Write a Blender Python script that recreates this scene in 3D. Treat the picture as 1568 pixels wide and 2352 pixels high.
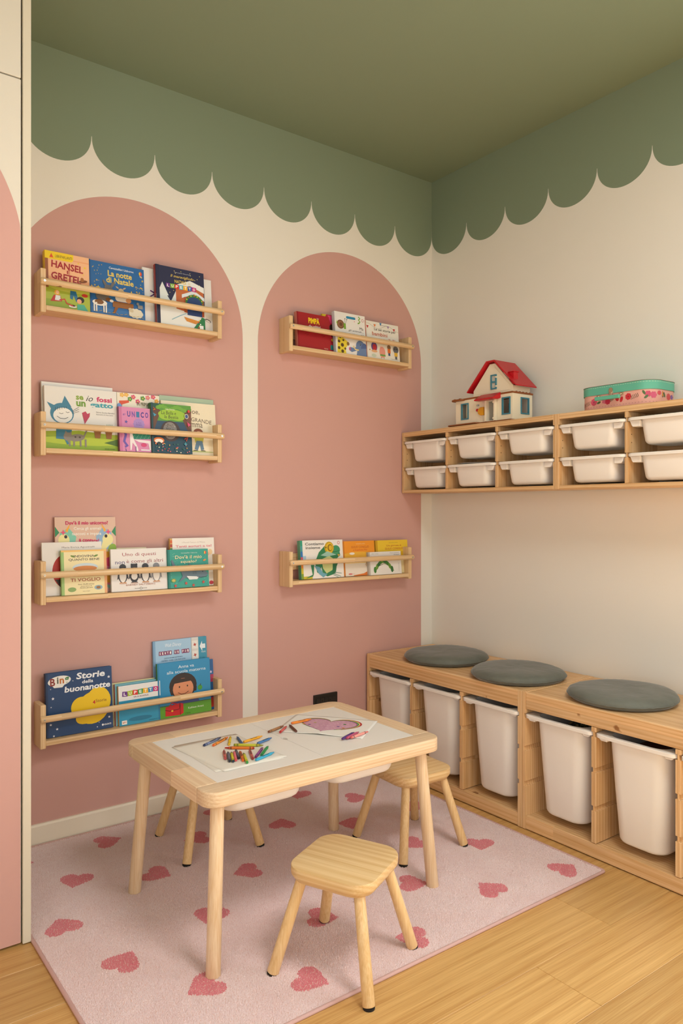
import bpy, bmesh, math, random
import numpy as np
from mathutils import Vector, Matrix
R = math.radians
random.seed(7)
sc = bpy.context.scene
for o in list(bpy.data.objects):
    bpy.data.objects.remove(o, do_unlink=True)
COL = sc.collection

# ------------------------------------------------------------ camera, world, light, exposure
cam_d = bpy.data.cameras.new('camera'); cam = bpy.data.objects.new('camera', cam_d); COL.objects.link(cam)
cam_d.sensor_fit = 'VERTICAL'; cam_d.sensor_height = 36.0; cam_d.lens = 1734.0 / 2352.0 * 36.0
cam_d.shift_y = -5.0 / 2352.0
cam_d.clip_start = 0.05
cam.location = (-2.7117, -2.8446, 1.212); cam.rotation_euler = (R(90), 0, -R(36.822))
sc.camera = cam
w = bpy.data.worlds.new('world'); sc.world = w; w.use_nodes = True
w.node_tree.nodes['Background'].inputs[0].default_value = (0.95, 0.98, 1.0, 1)
w.node_tree.nodes['Background'].inputs[1].default_value = 0.35
# daylight through the window of the right hand wall, which lies beyond the picture's right edge
WY0, WY1, WZ0, WZ1 = -3.90, -2.15, 0.12, 2.42
ld = bpy.data.lights.new('window_daylight', 'AREA'); lo = bpy.data.objects.new('window_daylight', ld); COL.objects.link(lo)
ld.shape = 'RECTANGLE'; ld.size = WY1 - WY0 - .1; ld.size_y = WZ1 - WZ0 - .1
ld.energy = 48.0; ld.color = (0.93, 0.965, 1.0)
lo.location = (0.05, (WY0 + WY1) / 2, (WZ0 + WZ1) / 2); lo.rotation_euler = (R(90), 0, R(90))
# added fill to brighten the right wall and bins, set in an invented doorway
DY0, DY1, DZ0, DZ1 = -4.45, -2.05, 0.05, 2.45
ld2 = bpy.data.lights.new('added_left_fill', 'AREA'); lo2 = bpy.data.objects.new('added_left_fill', ld2); COL.objects.link(lo2)
ld2.shape = 'RECTANGLE'; ld2.size = DY1 - DY0 - .1; ld2.size_y = DZ1 - DZ0 - .1
ld2.energy = 36.0; ld2.color = (0.99, 0.98, 0.97)
lo2.location = (-3.44, (DY0 + DY1) / 2, (DZ0 + DZ1) / 2); lo2.rotation_euler = (R(90), 0, R(-90))
# low sun falling through the same right hand window on to the floor outside the picture
sd = bpy.data.lights.new('sun', 'SUN'); so_ = bpy.data.objects.new('sun', sd); COL.objects.link(so_)
sd.energy = 36.0; sd.color = (1.0, 0.97, 0.92); sd.angle = R(1.5)
so_.rotation_euler = Vector((-.62, -.18, -.77)).to_track_quat('-Z', 'Y').to_euler()
# weak fill added behind the camera to even out the back wall, window invented
FX0, FX1, FZ0, FZ1 = -2.30, -0.25, 0.85, 2.40
ld3 = bpy.data.lights.new('added_rear_fill', 'AREA'); lo3 = bpy.data.objects.new('added_rear_fill', ld3); COL.objects.link(lo3)
ld3.shape = 'RECTANGLE'; ld3.size = FX1 - FX0 - .1; ld3.size_y = FZ1 - FZ0 - .1
ld3.energy = 6.0; ld3.color = (0.96, 0.98, 1.0)
lo3.location = ((FX0 + FX1) / 2, -4.64, (FZ0 + FZ1) / 2); lo3.rotation_euler = (R(90), 0, 0)
# unseen overhead fill, added to brighten floor, table and bins from above
ld4 = bpy.data.lights.new('added_top_fill', 'AREA'); lo4 = bpy.data.objects.new('added_top_fill', ld4); COL.objects.link(lo4)
ld4.shape = 'DISK'; ld4.size = 0.9; ld4.energy = 40.0; ld4.color = (1.0, 0.985, 0.96)
lo4.location = (-1.45, -2.75, 2.86)
vs = sc.view_settings
vs.view_transform = 'Standard'; vs.look = 'None'; vs.exposure = -0.10; vs.gamma = 1.0; vs.use_curve_mapping = False

# ------------------------------------------------------------ helpers
def lin(c):
    if isinstance(c, str):
        c = c.lstrip('#'); c = tuple(int(c[i:i+2], 16) / 255 for i in (0, 2, 4))
    return tuple((x / 12.92 if x <= .04045 else ((x + .055) / 1.055) ** 2.4) for x in c[:3]) + (1.0,)

MATS = {}
def newmat(name):
    m = bpy.data.materials.new(name); m.use_nodes = True
    nt = m.node_tree; b = nt.nodes['Principled BSDF']
    return m, nt, b

def plain(name, col, rough=.5, spec=.5, metal=0.0, bump=0.0, bscale=200.0, sheen=0.0, var=0.0, vscale=6.0):
    if name in MATS: return MATS[name]
    m, nt, b = newmat(name)
    b.inputs['Base Color'].default_value = lin(col); b.inputs['Roughness'].default_value = rough
    b.inputs['Specular IOR Level'].default_value = spec; b.inputs['Metallic'].default_value = metal
    if sheen:
        b.inputs['Sheen Weight'].default_value = sheen; b.inputs['Sheen Roughness'].default_value = .5
    tc = nt.nodes.new('ShaderNodeTexCoord')
    if bump:
        n = nt.nodes.new('ShaderNodeTexNoise'); n.inputs['Scale'].default_value = bscale; n.inputs['Detail'].default_value = 3
        bp = nt.nodes.new('ShaderNodeBump'); bp.inputs['Strength'].default_value = bump; bp.inputs['Distance'].default_value = .002
        nt.links.new(tc.outputs['Object'], n.inputs['Vector']); nt.links.new(n.outputs['Fac'], bp.inputs['Height']); nt.links.new(bp.outputs['Normal'], b.inputs['Normal'])
    if var:
        n2 = nt.nodes.new('ShaderNodeTexNoise'); n2.inputs['Scale'].default_value = vscale; n2.inputs['Detail'].default_value = 4
        hs = nt.nodes.new('ShaderNodeHueSaturation'); mr = nt.nodes.new('ShaderNodeMapRange')
        mr.inputs['To Min'].default_value = 1 - var; mr.inputs['To Max'].default_value = 1 + var
        hs.inputs['Color'].default_value = lin(col)
        nt.links.new(tc.outputs['Object'], n2.inputs['Vector']); nt.links.new(n2.outputs['Fac'], mr.inputs['Value'])
        nt.links.new(mr.outputs['Result'], hs.inputs['Value']); nt.links.new(hs.outputs['Color'], b.inputs['Base Color'])
    MATS[name] = m
    return m

def wood(name, axis, light, dark, ring=40.0, ringamt=.5, knots=0.0, cell=(0.0, 0.0), tone=.12, rough=.42, pith=.09, streak=260.0, pores=0.0, knotscale=5.5):
    """procedural timber with the grain along a local axis (0,1,2)"""
    if name in MATS: return MATS[name]
    m, nt, b = newmat(name); N = nt.nodes.new; L = nt.links.new
    tc = N('ShaderNodeTexCoord'); oi = N('ShaderNodeObjectInfo')
    mul = N('ShaderNodeVectorMath'); mul.operation = 'MULTIPLY'
    cmb = N('ShaderNodeCombineXYZ')
    for i in range(3): L(oi.outputs['Random'], cmb.inputs[i])
    L(cmb.outputs[0], mul.inputs[0]); off = [3.1, 3.7, 4.3]; off[(axis + 1) % 3] = .11; off[(axis + 2) % 3] = .07
    mul.inputs[1].default_value = off
    add = N('ShaderNodeVectorMath'); add.operation = 'ADD'; L(tc.outputs['Object'], add.inputs[0]); L(mul.outputs[0], add.inputs[1])
    # strips and lengths glued together
    cs = [0, 0, 0]; cs[axis] = cell[0]
    for k in (1, 2): cs[(axis + k) % 3] = cell[1]
    sm = N('ShaderNodeVectorMath'); sm.operation = 'MULTIPLY'; sm.inputs[1].default_value = cs; L(add.outputs[0], sm.inputs[0])
    fl = N('ShaderNodeVectorMath'); fl.operation = 'FLOOR'; L(sm.outputs[0], fl.inputs[0])
    wn = N('ShaderNodeTexWhiteNoise'); wn.noise_dimensions = '4D'; L(fl.outputs[0], wn.inputs['Vector']); L(oi.outputs['Random'], wn.inputs['W'])
    # each strip is cut from another place of the log
    sh = N('ShaderNodeVectorMath'); sh.operation = 'MULTIPLY'; L(wn.outputs['Color'], sh.inputs[0])
    o2 = [2.0, 2.0, 2.0]; o2[(axis + 1) % 3] = .1; o2[(axis + 2) % 3] = .06
    sh.inputs[1].default_value = o2 if max(cell) > 0 else (0, 0, 0)
    ad2 = N('ShaderNodeVectorMath'); ad2.operation = 'ADD'; L(add.outputs[0], ad2.inputs[0]); L(sh.outputs[0], ad2.inputs[1])
    mp = N('ShaderNodeMapping'); s = [1, 1, 1]; s[axis] = .10; mp.inputs['Scale'].default_value = s
    loc = [0, 0, 0]; loc[(axis + 1) % 3] = pith; loc[(axis + 2) % 3] = pith * .6; mp.inputs['Location'].default_value = loc
    L(ad2.outputs[0], mp.inputs['Vector'])
    wv = N('ShaderNodeTexWave'); wv.wave_type = 'RINGS'; wv.rings_direction = 'XYZ'[axis]; wv.wave_profile = 'TRI'
    wv.inputs['Scale'].default_value = ring; wv.inputs['Distortion'].default_value = 3.2; wv.inputs['Detail'].default_value = 2.0
    wv.inputs['Detail Scale'].default_value = .35
    L(mp.outputs[0], wv.inputs['Vector'])
    mp2 = N('ShaderNodeMapping'); s2 = [1, 1, 1]; s2[axis] = .018; mp2.inputs['Scale'].default_value = s2; L(ad2.outputs[0], mp2.inputs['Vector'])
    ns = N('ShaderNodeTexNoise'); ns.inputs['Scale'].default_value = streak; ns.inputs['Detail'].default_value = 4; L(mp2.outputs[0], ns.inputs['Vector'])
    a1 = N('ShaderNodeMath'); a1.operation = 'MULTIPLY_ADD'; L(wv.outputs['Fac'], a1.inputs[0]); a1.inputs[1].default_value = ringamt
    mns = N('ShaderNodeMath'); mns.operation = 'MULTIPLY'; L(ns.outputs['Fac'], mns.inputs[0]); mns.inputs[1].default_value = .75
    L(mns.outputs[0], a1.inputs[2])
    lf = N('ShaderNodeTexNoise'); lf.inputs['Scale'].default_value = 7; lf.inputs['Detail'].default_value = 2; L(mp.outputs[0], lf.inputs['Vector'])
    a2 = N('ShaderNodeMath'); a2.operation = 'MULTIPLY_ADD'; L(lf.outputs['Fac'], a2.inputs[0]); a2.inputs[1].default_value = .35; L(a1.outputs[0], a2.inputs[2])
    mr = N('ShaderNodeMapRange'); mr.inputs['From Min'].default_value = .25; mr.inputs['From Max'].default_value = .25 + .45 + ringamt; L(a2.outputs[0], mr.inputs['Value'])
    mx = N('ShaderNodeMix'); mx.data_type = 'RGBA'; L(mr.outputs['Result'], mx.inputs[0]); mx.inputs[6].default_value = lin(light); mx.inputs[7].default_value = lin(dark)
    hs = N('ShaderNodeHueSaturation'); L(mx.outputs[2], hs.inputs['Color'])
    tv = N('ShaderNodeMapRange'); tv.inputs['To Min'].default_value = 1 - tone; tv.inputs['To Max'].default_value = 1 + tone * .6; L(wn.outputs['Value'], tv.inputs['Value'])
    L(tv.outputs['Result'], hs.inputs['Value'])
    out = hs.outputs['Color']
    if knots:
        mk = N('ShaderNodeMapping'); s3 = [1, 1, 1]; s3[axis] = .75; mk.inputs['Scale'].default_value = s3; L(ad2.outputs[0], mk.inputs['Vector'])
        nz = N('ShaderNodeTexNoise'); nz.inputs['Scale'].default_value = 30; L(ad2.outputs[0], nz.inputs['Vector'])
        mz = N('ShaderNodeMix'); mz.data_type = 'VECTOR'; mz.inputs[0].default_value = .03; L(mk.outputs[0], mz.inputs[4]); L(nz.outputs['Color'], mz.inputs[5])
        vo = N('ShaderNodeTexVoronoi'); vo.inputs['Scale'].default_value = knotscale; L(mz.outputs[1], vo.inputs['Vector'])
        kr = N('ShaderNodeMapRange'); kr.interpolation_type = 'SMOOTHSTEP'; kr.inputs['From Min'].default_value = .045 * knots; kr.inputs['From Max'].default_value = .085 * knots
        kr.inputs['To Min'].default_value = .85; kr.inputs['To Max'].default_value = 0; L(vo.outputs['Distance'], kr.inputs['Value'])
        mk2 = N('ShaderNodeMix'); mk2.data_type = 'RGBA'; L(kr.outputs['Result'], mk2.inputs[0]); L(out, mk2.inputs[6]); mk2.inputs[7].default_value = lin('8a5526')
        out = mk2.outputs[2]
    L(out, b.inputs['Base Color'])
    b.inputs['Roughness'].default_value = rough; b.inputs['Specular IOR Level'].default_value = .35
    bp = N('ShaderNodeBump'); bp.inputs['Strength'].default_value = .12; bp.inputs['Distance'].default_value = .001
    L(ns.outputs['Fac'], bp.inputs['Height']); L(bp.outputs['Normal'], b.inputs['Normal'])
    MATS[name] = m
    return m

def pine(ax):   # honey pine of the storage frames
    return wood('pine_' + 'xyz'[ax], ax, 'f3d3a6', 'cf9d63', ring=26, ringamt=.26, knots=1.0, cell=(0, 9.0), tone=.10, knotscale=6.0)
def shelfwood(ax):
    return wood('shelf_pine_' + 'xyz'[ax], ax, 'f1d7b0', 'd2a872', ring=30, ringamt=.20, knots=.55, cell=(2.2, 0), tone=.07)
def tablewood(ax):
    return wood('table_pine_' + 'xyz'[ax], ax, 'f1ddbd', 'd4b087', ring=34, ringamt=.22, knots=.0, cell=(2.6, 0), tone=.09)
def stoolwood(ax):
    return wood('stool_pine_' + 'xyz'[ax], ax, 'f0d6a6', 'd2a86c', ring=24, ringamt=.34, cell=(0, 11.0), tone=.10)
def legwood(kind):
    return wood('leg_pine_' + kind, 2, *(('f1ddbd', 'd8b68c') if kind == 'table' else ('f0d4a4', 'd6ad73')), ring=14, ringamt=.08, tone=.05, pith=.02)
def oak():
    return wood('oak_floor', 0, 'e2bb7a', 'b98a4e', ring=9, ringamt=.16, knots=0, tone=.13, rough=.36, streak=300, pith=.3)

class MB:
    def __init__(s): s.v = []; s.f = []; s.m = []
    def add(s, vs, fs, mi=0):
        n = len(s.v); s.v += [tuple(p) for p in vs]; s.f += [tuple(i + n for i in f) for f in fs]; s.m += [mi] * len(fs); return s
    def box(s, x0, x1, y0, y1, z0, z1, mi=0):
        return s.add([(x0,y0,z0),(x1,y0,z0),(x1,y1,z0),(x0,y1,z0),(x0,y0,z1),(x1,y0,z1),(x1,y1,z1),(x0,y1,z1)],
                     [(0,3,2,1),(4,5,6,7),(0,1,5,4),(1,2,6,5),(2,3,7,6),(3,0,4,7)], mi)
    def rings(s, rs, cap0=True, cap1=True, mi=0):
        n = len(rs[0]); vs = [p for r in rs for p in r]; fs = []
        for i in range(len(rs) - 1):
            for j in range(n):
                k = (j + 1) % n; fs.append((i*n+j, i*n+k, (i+1)*n+k, (i+1)*n+j))
        if cap0: fs.append(tuple(range(n - 1, -1, -1)))
        if cap1: fs.append(tuple((len(rs) - 1) * n + j for j in range(n)))
        return s.add(vs, fs, mi)
    def prism(s, poly, a0, a1, axis, mi=0):
        """poly in the plane across axis; x: (y,z), y: (x,z), z: (x,y)"""
        def P(p, a): return (a, p[0], p[1]) if axis == 0 else ((p[0], a, p[1]) if axis == 1 else (p[0], p[1], a))
        return s.rings([[P(p, a0) for p in poly], [P(p, a1) for p in poly]], mi=mi)
    def tube(s, p0, p1, r0, r1=None, n=16, mi=0, round_end=0.0):
        r1 = r0 if r1 is None else r1
        p0 = Vector(p0); p1 = Vector(p1); d = (p1 - p0).normalized()
        u = d.orthogonal().normalized(); v = d.cross(u)
        def ring(c, r): return [tuple(c + (u * math.cos(2*math.pi*i/n) + v * math.sin(2*math.pi*i/n)) * r) for i in range(n)]
        rs = []
        if round_end: rs += [ring(p0, r0 - round_end), ring(p0 + d * round_end * .3, r0 - round_end * .3), ring(p0 + d * round_end, r0), ring(p1 - d * round_end, r1), ring(p1 - d * round_end * .3, r1 - round_end * .3), ring(p1, r1 - round_end)]
        else: rs = [ring(p0, r0), ring(p1, r1)]
        return s.rings(rs, mi=mi)
    def mesh(s, name):
        me = bpy.data.meshes.new(name); me.from_pydata(s.v, [], s.f)
        if any(s.m): me.polygons.foreach_set('material_index', s.m)
        bm = bmesh.new(); bm.from_mesh(me); bmesh.ops.recalc_face_normals(bm, faces=bm.faces); bm.to_mesh(me); bm.free()
        return me
    def build(s, name, mats, parent=None, bevel=0.0, seg=2, smooth=None, norecalc=False, **tags):
        me = s.mesh(name)
        if bevel:
            bm = bmesh.new(); bm.from_mesh(me)
            es = [e for e in bm.edges if len(e.link_faces) == 2 and e.calc_face_angle(0) > R(40)]
            bmesh.ops.bevel(bm, geom=es, offset=bevel, segments=seg, affect='EDGES', profile=.5, clamp_overlap=True)
            bm.to_mesh(me); bm.free()
        o = link(name, me, mats, parent, **tags)
        if smooth: shade(me, smooth)
        return o

def shade(me, ang=35):
    me.polygons.foreach_set('use_smooth', [True] * len(me.polygons))
    try: me.set_sharp_from_angle(angle=R(ang))
    except Exception: pass

def link(name, me, mats, parent=None, label=None, cat=None, group=None, kind=None):
    o = bpy.data.objects.new(name, me); COL.objects.link(o)
    if me is not None and mats is not None and not me.materials:
        for m in (mats if isinstance(mats, (list, tuple)) else [mats]): me.materials.append(m)
    if parent: o.parent = parent
    tag(o, label, cat, group, kind)
    return o
def tag(o, label=None, cat=None, group=None, kind=None):
    if label: o['label'] = label
    if cat: o['category'] = cat
    if group: o['group'] = group
    if kind: o['kind'] = kind
    return o
def empty(name, loc, rz=0, label=None, cat=None, group=None, rot=None):
    o = bpy.data.objects.new(name, None); COL.objects.link(o); o.location = loc; o.empty_display_size = .05
    o.rotation_euler = rot if rot else (0, 0, rz)
    return tag(o, label, cat, group)
def copy_tree(o, parent=None):
    c = o.copy(); COL.objects.link(c); c.parent = parent
    for ch in list(o.children): copy_tree(ch, c)
    return c

def rrect(cx, cy, w, d, r, z=None, n=6):
    """rounded rectangle, counter clockwise; returns 2D or 3D points"""
    pts = []; r = min(r, w/2 - 1e-4, d/2 - 1e-4)
    for (sx, sy, a0) in ((1, 1, 0), (-1, 1, 90), (-1, -1, 180), (1, -1, 270)):
        for i in range(n + 1):
            a = R(a0 + 90 * i / n)
            pts.append((cx + sx * (w/2 - r) + r * math.cos(a), cy + sy * (d/2 - r) + r * math.sin(a)))
    return pts if z is None else [(p[0], p[1], z) for p in pts]

# ------------------------------------------------------------ structure
CREAM = plain('cream_paint', 'e8e4da', .75, .25, bump=.03, bscale=600)
CREAM_B = CREAM
PINK = plain('pink_paint', 'cb9f96', .7, .25, bump=.03, bscale=600)
GREEN = plain('sage_green_paint', '82917a', .7, .25, bump=.03, bscale=600)
CEILG = GREEN
WHITE = plain('white_lacquer', 'ebe5d6', .45, .4)
XL, YF, ZC = -3.40, -4.60, 2.902

# floor with oak planks laid along the back wall
fl = MB().box(XL, 0, YF, 0, -.06, -.014).build('floor', plain('subfloor', '7a5a34', .8), kind='structure')
pl_mesh = {}
rows = [0.0, -.15] + [-.35 - .2 * i for i in range(30)]
row = 0
edges_y = [y for y in ([0.0] + [-.15 - .2 * i for i in range(40)]) if y > YF] + [YF]
for i in range(len(edges_y) - 1):
    y1, y0 = edges_y[i], edges_y[i + 1]
    if abs(y1 + 1.35) < .01: cuts = [-.763, -2.55]
    else: cuts = [-(.35 + ((i * 0.731) % 1.7)), -(.35 + ((i * 0.731) % 1.7)) - 1.75]
    xs = [0.0] + [c for c in cuts if c > XL + .1] + [XL]
    for j in range(len(xs) - 1):
        x1, x0 = xs[j], xs[j + 1]; key = (round(x1 - x0, 4), round(y1 - y0, 4))
        if key not in pl_mesh:
            lx, ly = (x1 - x0) / 2 - .0004, (y1 - y0) / 2 - .0004; c = .0008
            mb = MB().rings([[(-lx,-ly,-.014),(lx,-ly,-.014),(lx,ly,-.014),(-lx,ly,-.014)], [(-lx,-ly,-c),(lx,-ly,-c),(lx,ly,-c),(-lx,ly,-c)], [(-lx+c,-ly+c,0),(lx-c,-ly+c,0),(lx-c,ly-c,0),(-lx+c,ly-c,0)]])
            pl_mesh[key] = mb.mesh('plank')
        p = link('plank', pl_mesh[key], oak(), fl); p.location = ((x0 + x1) / 2, (y0 + y1) / 2, 0)

MB().box(XL - .1, .12, YF - .1, .12, ZC, ZC + .1).build('ceiling', CEILG, kind='structure')
wall_a = MB().box(XL - .1, .12, 0, .12, -.06, ZC).build('wall_back', CREAM, kind='structure')
wb = MB()
wb.box(0, .12, WY1, 0, -.06, ZC).box(0, .12, YF - .1, WY0, -.06, ZC).box(0, .12, WY0, WY1, -.06, WZ0).box(0, .12, WY0, WY1, WZ1, ZC)
wall_b = wb.build('wall_right', CREAM_B, kind='structure')
wl = MB().box(XL - .1, XL, DY1, 0, -.06, ZC).box(XL - .1, XL, YF - .1, DY0, -.06, ZC).box(XL - .1, XL, DY0, DY1, -.06, DZ0).box(XL - .1, XL, DY0, DY1, DZ1, ZC)
wl.build('wall_left', CREAM, kind='structure')
wf = MB()
for (a, b_, c, d) in ((DY0, DY0 + .05, DZ0, DZ1), (DY1 - .05, DY1, DZ0, DZ1), (DY0, DY1, DZ0, DZ0 + .05), (DY0, DY1, DZ1 - .05, DZ1)):
    wf.box(XL - .095, XL - .055, a, b_, c, d)
wf.build('added_doorway_1', WHITE, kind='structure')  # frame of the invented doorway that holds the added left fill
wl = MB().box(XL, FX0, YF - .1, YF, -.06, ZC).box(FX1, 0, YF - .1, YF, -.06, ZC).box(FX0, FX1, YF - .1, YF, -.06, FZ0).box(FX0, FX1, YF - .1, YF, FZ1, ZC)
wl.build('wall_front', CREAM, kind='structure')
wf = MB()
for (a, b_, c, d) in ((FX0, FX0 + .05, FZ0, FZ1), (FX1 - .05, FX1, FZ0, FZ1), (FX0, FX1, FZ0, FZ0 + .05), (FX0, FX1, FZ1 - .05, FZ1)):
    wf.box(a, b_, YF - .095, YF - .055, c, d)
wf.build('added_window_2', WHITE, kind='structure')  # frame of the invented window around the added rear fill
wf = MB()
for (a, b_, c, d) in ((WY0, WY0 + .05, WZ0, WZ1), (WY1 - .05, WY1, WZ0, WZ1), (WY0, WY1, WZ0, WZ0 + .05), (WY0, WY1, WZ1 - .05, WZ1)):
    wf.box(.06, .11, a, b_, c, d)
wf.build('window_1', WHITE, kind='structure')

# painted mural: arches and the scalloped border
def paint_sheet(name, poly, axis, at, th, mat, parent):
    return MB().prism(poly, at, at + th, axis).build(name, mat, parent)
def arch(cx, r, zc, z0, x0=None, x1=None, n=64):
    pts = []
    for i in range(n + 1):
        a = math.pi * i / n; x = cx + r * math.cos(a); z = zc + r * math.sin(a); pts.append((x, z))
    pts = [(cx + r, z0)] + pts + [(cx - r, z0)]
    if x1 is not None: pts = [(min(p[0], x1), p[1]) for p in pts]
    if x0 is not None: pts = [(max(p[0], x0), p[1]) for p in pts]
    return pts
paint_sheet('painted_arch', arch(-1.5915, .4805, 1.94, .076), 1, -.0006, .0006, PINK, wall_a)
paint_sheet('painted_arch', arch(-.5555, .4805, 1.94, .076), 1, -.0006, .0006, PINK, wall_a)
def scallop(period, n, ztip=2.621, zb=2.5, sgn=-1):
    pts = [(0, ZC)]
    for k in range(n):
        c = (k + .5) * period; m = 28
        for i in range(m + 1):
            a = math.pi * i / m; xx = c - (period/2 - .0009) * math.cos(a)
            # half ellipse bulging down, its cusps running up to a fine point
            zz = ztip - (ztip - zb) * (math.sin(a) ** .92)
            pts.append((sgn * xx, zz))
    pts.append((sgn * n * period, ZC))
    return pts
paint_sheet('scalloped_border', scallop(.2513, 13), 1, -.0006, .0006, GREEN, wall_a)
MB().prism([(p[0], p[1]) for p in scallop(.2455, 9, 2.621, 2.506)], -.0006, 0, 0).build('scalloped_border', GREEN, wall_b)
MB().box(-.0006, 0, -2.2095, YF, 2.58, ZC).build('painted_band', GREEN, wall_b)
# skirting board
bb = MB().prism([(0, 0), (-.013, 0), (-.013, .070), (-.009, .077), (0, .077)], -2.14, -.441, 0)
bb.build('baseboard_back', plain('skirting_paint', 'e8dfcc', .5, .4), kind='structure')

# ------------------------------------------------------------ wardrobe at the left edge
wr = empty('wardrobe', (-2.14, 0, 0), label='tall cream wardrobe with a pink arch painted on its doors at the left edge', cat='wardrobe')
MB().box(-.022, 0, -.632, -.002, .003, ZC - .002).build('side_panel', plain('wardrobe_panel', 'd8d0bc', .5, .4), wr, bevel=.001, seg=1)
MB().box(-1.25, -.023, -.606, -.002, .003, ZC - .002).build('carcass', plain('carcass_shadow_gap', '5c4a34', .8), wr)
DOOR = plain('wardrobe_door', 'dad4c6', .5, .4)
for i, (xa, xb) in enumerate(((-.585, -.0265), (-1.15, -.589))):
    MB().box(xa, xb, -.629, -.608, 2.4135, ZC - .004).build('upper_door', DOOR, wr, bevel=.0012, seg=1)
    d = MB().box(xa, xb, -.629, -.608, .008, 2.4095).build('lower_door', DOOR, wr, bevel=.0012, seg=1)
    MB().prism(arch(-.50, .48, 1.911, .0085, xa + .0012, xb - .0012), -.6298, -.6291, 1).build('painted_arch', PINK, d)

# ------------------------------------------------------------ rug
rug = empty('heart_rug', (0, 0, 0), label='pale pink rug with deep pink hearts on the oak floor', cat='rug')
RX0, RX1, RY0, RY1 = -2.136, -.497, -1.352, -.022
HEARTS = [(-1.697,-.139,179),(-1.956,-.405,60),(-1.673,-.52,126),(-2.046,-.563,-91),(-1.932,-.853,-142),(-2.008,-.150,161),(-1.892,-1.114,6),(-1.587,-1.288,125),
 (-1.708,-.856,52),(-1.38,-1.053,143),(-1.504,-.635,-7),(-1.133,-.345,-120),(-.973,-.217,50),(-1.524,-.30,-10),(-1.287,-.183,104),(-.985,-.513,-36),(-.723,-.371,155),
 (-.607,-.613,121),(-.913,-.829,11),(-.712,-1.003,50),(-.896,-1.158,-87),(-1.029,-1.063,141),(-1.318,-1.234,-33),(-.545,-1.266,179)]
def heart_mask(px, py, h):
    """implicit heart, tip at the origin, notch along +s"""
    a = R(h[2]); dx = px - h[0]; dy = py - h[1]
    s = dx * math.cos(a) + dy * math.sin(a); t = -dx * math.sin(a) + dy * math.cos(a)
    c, q, r = .064, .0245, .0285
    lobe = (np.minimum((s - c)**2 + (t - q)**2, (s - c)**2 + (t + q)**2)) < r * r
    tri = (s > 0) & (np.abs(t) < s * 1.017 + .0012) & (s < .0785 - .0) & (np.abs(t) < .0444 - (s - .0437) * 1.02 + .0 * s)
    return lobe | tri
rng = np.random.default_rng(3)
SP = .0038
gx = np.arange(RX0 + .006, RX1 - .005, SP); gy = np.arange(RY0 + .006, RY1 - .004, SP * .9)
GX, GY = np.meshgrid(gx, gy); GX = GX + (np.arange(GX.shape[0]) % 2)[:, None] * SP * .5
PX = (GX + rng.uniform(-.0013, .0013, GX.shape)).ravel(); PY = (GY + rng.uniform(-.0013, .0013, GX.shape)).ravel()
which = np.full(PX.shape, -1)
for i, h in enumerate(HEARTS): which[heart_mask(PX, PY, h)] = i
def tufts(idx, name):
    n = len(idx); x = PX[idx]; y = PY[idx]; r = rng.uniform(.0027, .0036, n); a0 = rng.uniform(0, 6.28, n)
    hgt = rng.uniform(.0082, .0108, n); lx = rng.normal(0, .0011, n); ly = rng.normal(0, .0011, n)
    V = np.zeros((n, 4, 3), np.float32)
    for k in range(3):
        V[:, k, 0] = x + r * np.cos(a0 + k * 2.094); V[:, k, 1] = y + r * np.sin(a0 + k * 2.094); V[:, k, 2] = .0052
    V[:, 3, 0] = x + lx; V[:, 3, 1] = y + ly; V[:, 3, 2] = hgt
    base = (np.arange(n) * 4)[:, None]
    Fc = np.stack([base + np.array([0, 1, 3]), base + np.array([1, 2, 3]), base + np.array([2, 0, 3])], 1).reshape(-1)
    me = bpy.data.meshes.new(name); nf = n * 3
    me.vertices.add(n * 4); me.vertices.foreach_set('co', V.ravel())
    me.loops.add(nf * 3); me.loops.foreach_set('vertex_index', Fc.astype(np.int32))
    me.polygons.add(nf); me.polygons.foreach_set('loop_start', np.arange(nf, dtype=np.int32) * 3)
    me.polygons.foreach_set('use_smooth', np.ones(nf, bool)); me.update(calc_edges=True); me.validate()
    return me
def pile(name, col, dark):
    m, nt, b = newmat(name); N = nt.nodes.new; L = nt.links.new
    tc = N('ShaderNodeTexCoord'); n1 = N('ShaderNodeTexNoise'); n1.inputs['Scale'].default_value = 420; n1.inputs['Detail'].default_value = 2
    n2 = N('ShaderNodeTexNoise'); n2.inputs['Scale'].default_value = 9; n2.inputs['Detail'].default_value = 3
    L(tc.outputs['Object'], n1.inputs['Vector']); L(tc.outputs['Object'], n2.inputs['Vector'])
    ad = N('ShaderNodeMath'); ad.operation = 'MULTIPLY_ADD'; L(n2.outputs['Fac'], ad.inputs[0]); ad.inputs[1].default_value = .35; L(n1.outputs['Fac'], ad.inputs[2])
    mr = N('ShaderNodeMapRange'); mr.inputs['From Min'].default_value = .40; mr.inputs['From Max'].default_value = .95; L(ad.outputs[0], mr.inputs['Value'])
    mx = N('ShaderNodeMix'); mx.data_type = 'RGBA'; L(mr.outputs['Result'], mx.inputs[0]); mx.inputs[6].default_value = lin(dark); mx.inputs[7].default_value = lin(col)
    L(mx.outputs[2], b.inputs['Base Color']); b.inputs['Roughness'].default_value = .95; b.inputs['Specular IOR Level'].default_value = .1
    b.inputs['Sheen Weight'].default_value = .25; b.inputs['Sheen Roughness'].default_value = .6
    return m
PILE = pile('pink_pile', 'fbe8e6', 'ecc8c4'); HPILE = pile('rose_pile', 'ee9096', 'd8707a')
MB().box(RX0, RX1, RY0, RY1, .0006, .006).build('backing', plain('rug_backing', 'e8c6be', .95, .1), rug)
link('pile', tufts(np.where(which < 0)[0], 'pile'), PILE, rug, kind='stuff')
for i in range(len(HEARTS)):
    ix = np.where(which == i)[0]
    if len(ix) > 5: link('heart', tufts(ix, 'heart'), HPILE, rug, label='deep pink heart woven into the rug')
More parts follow.
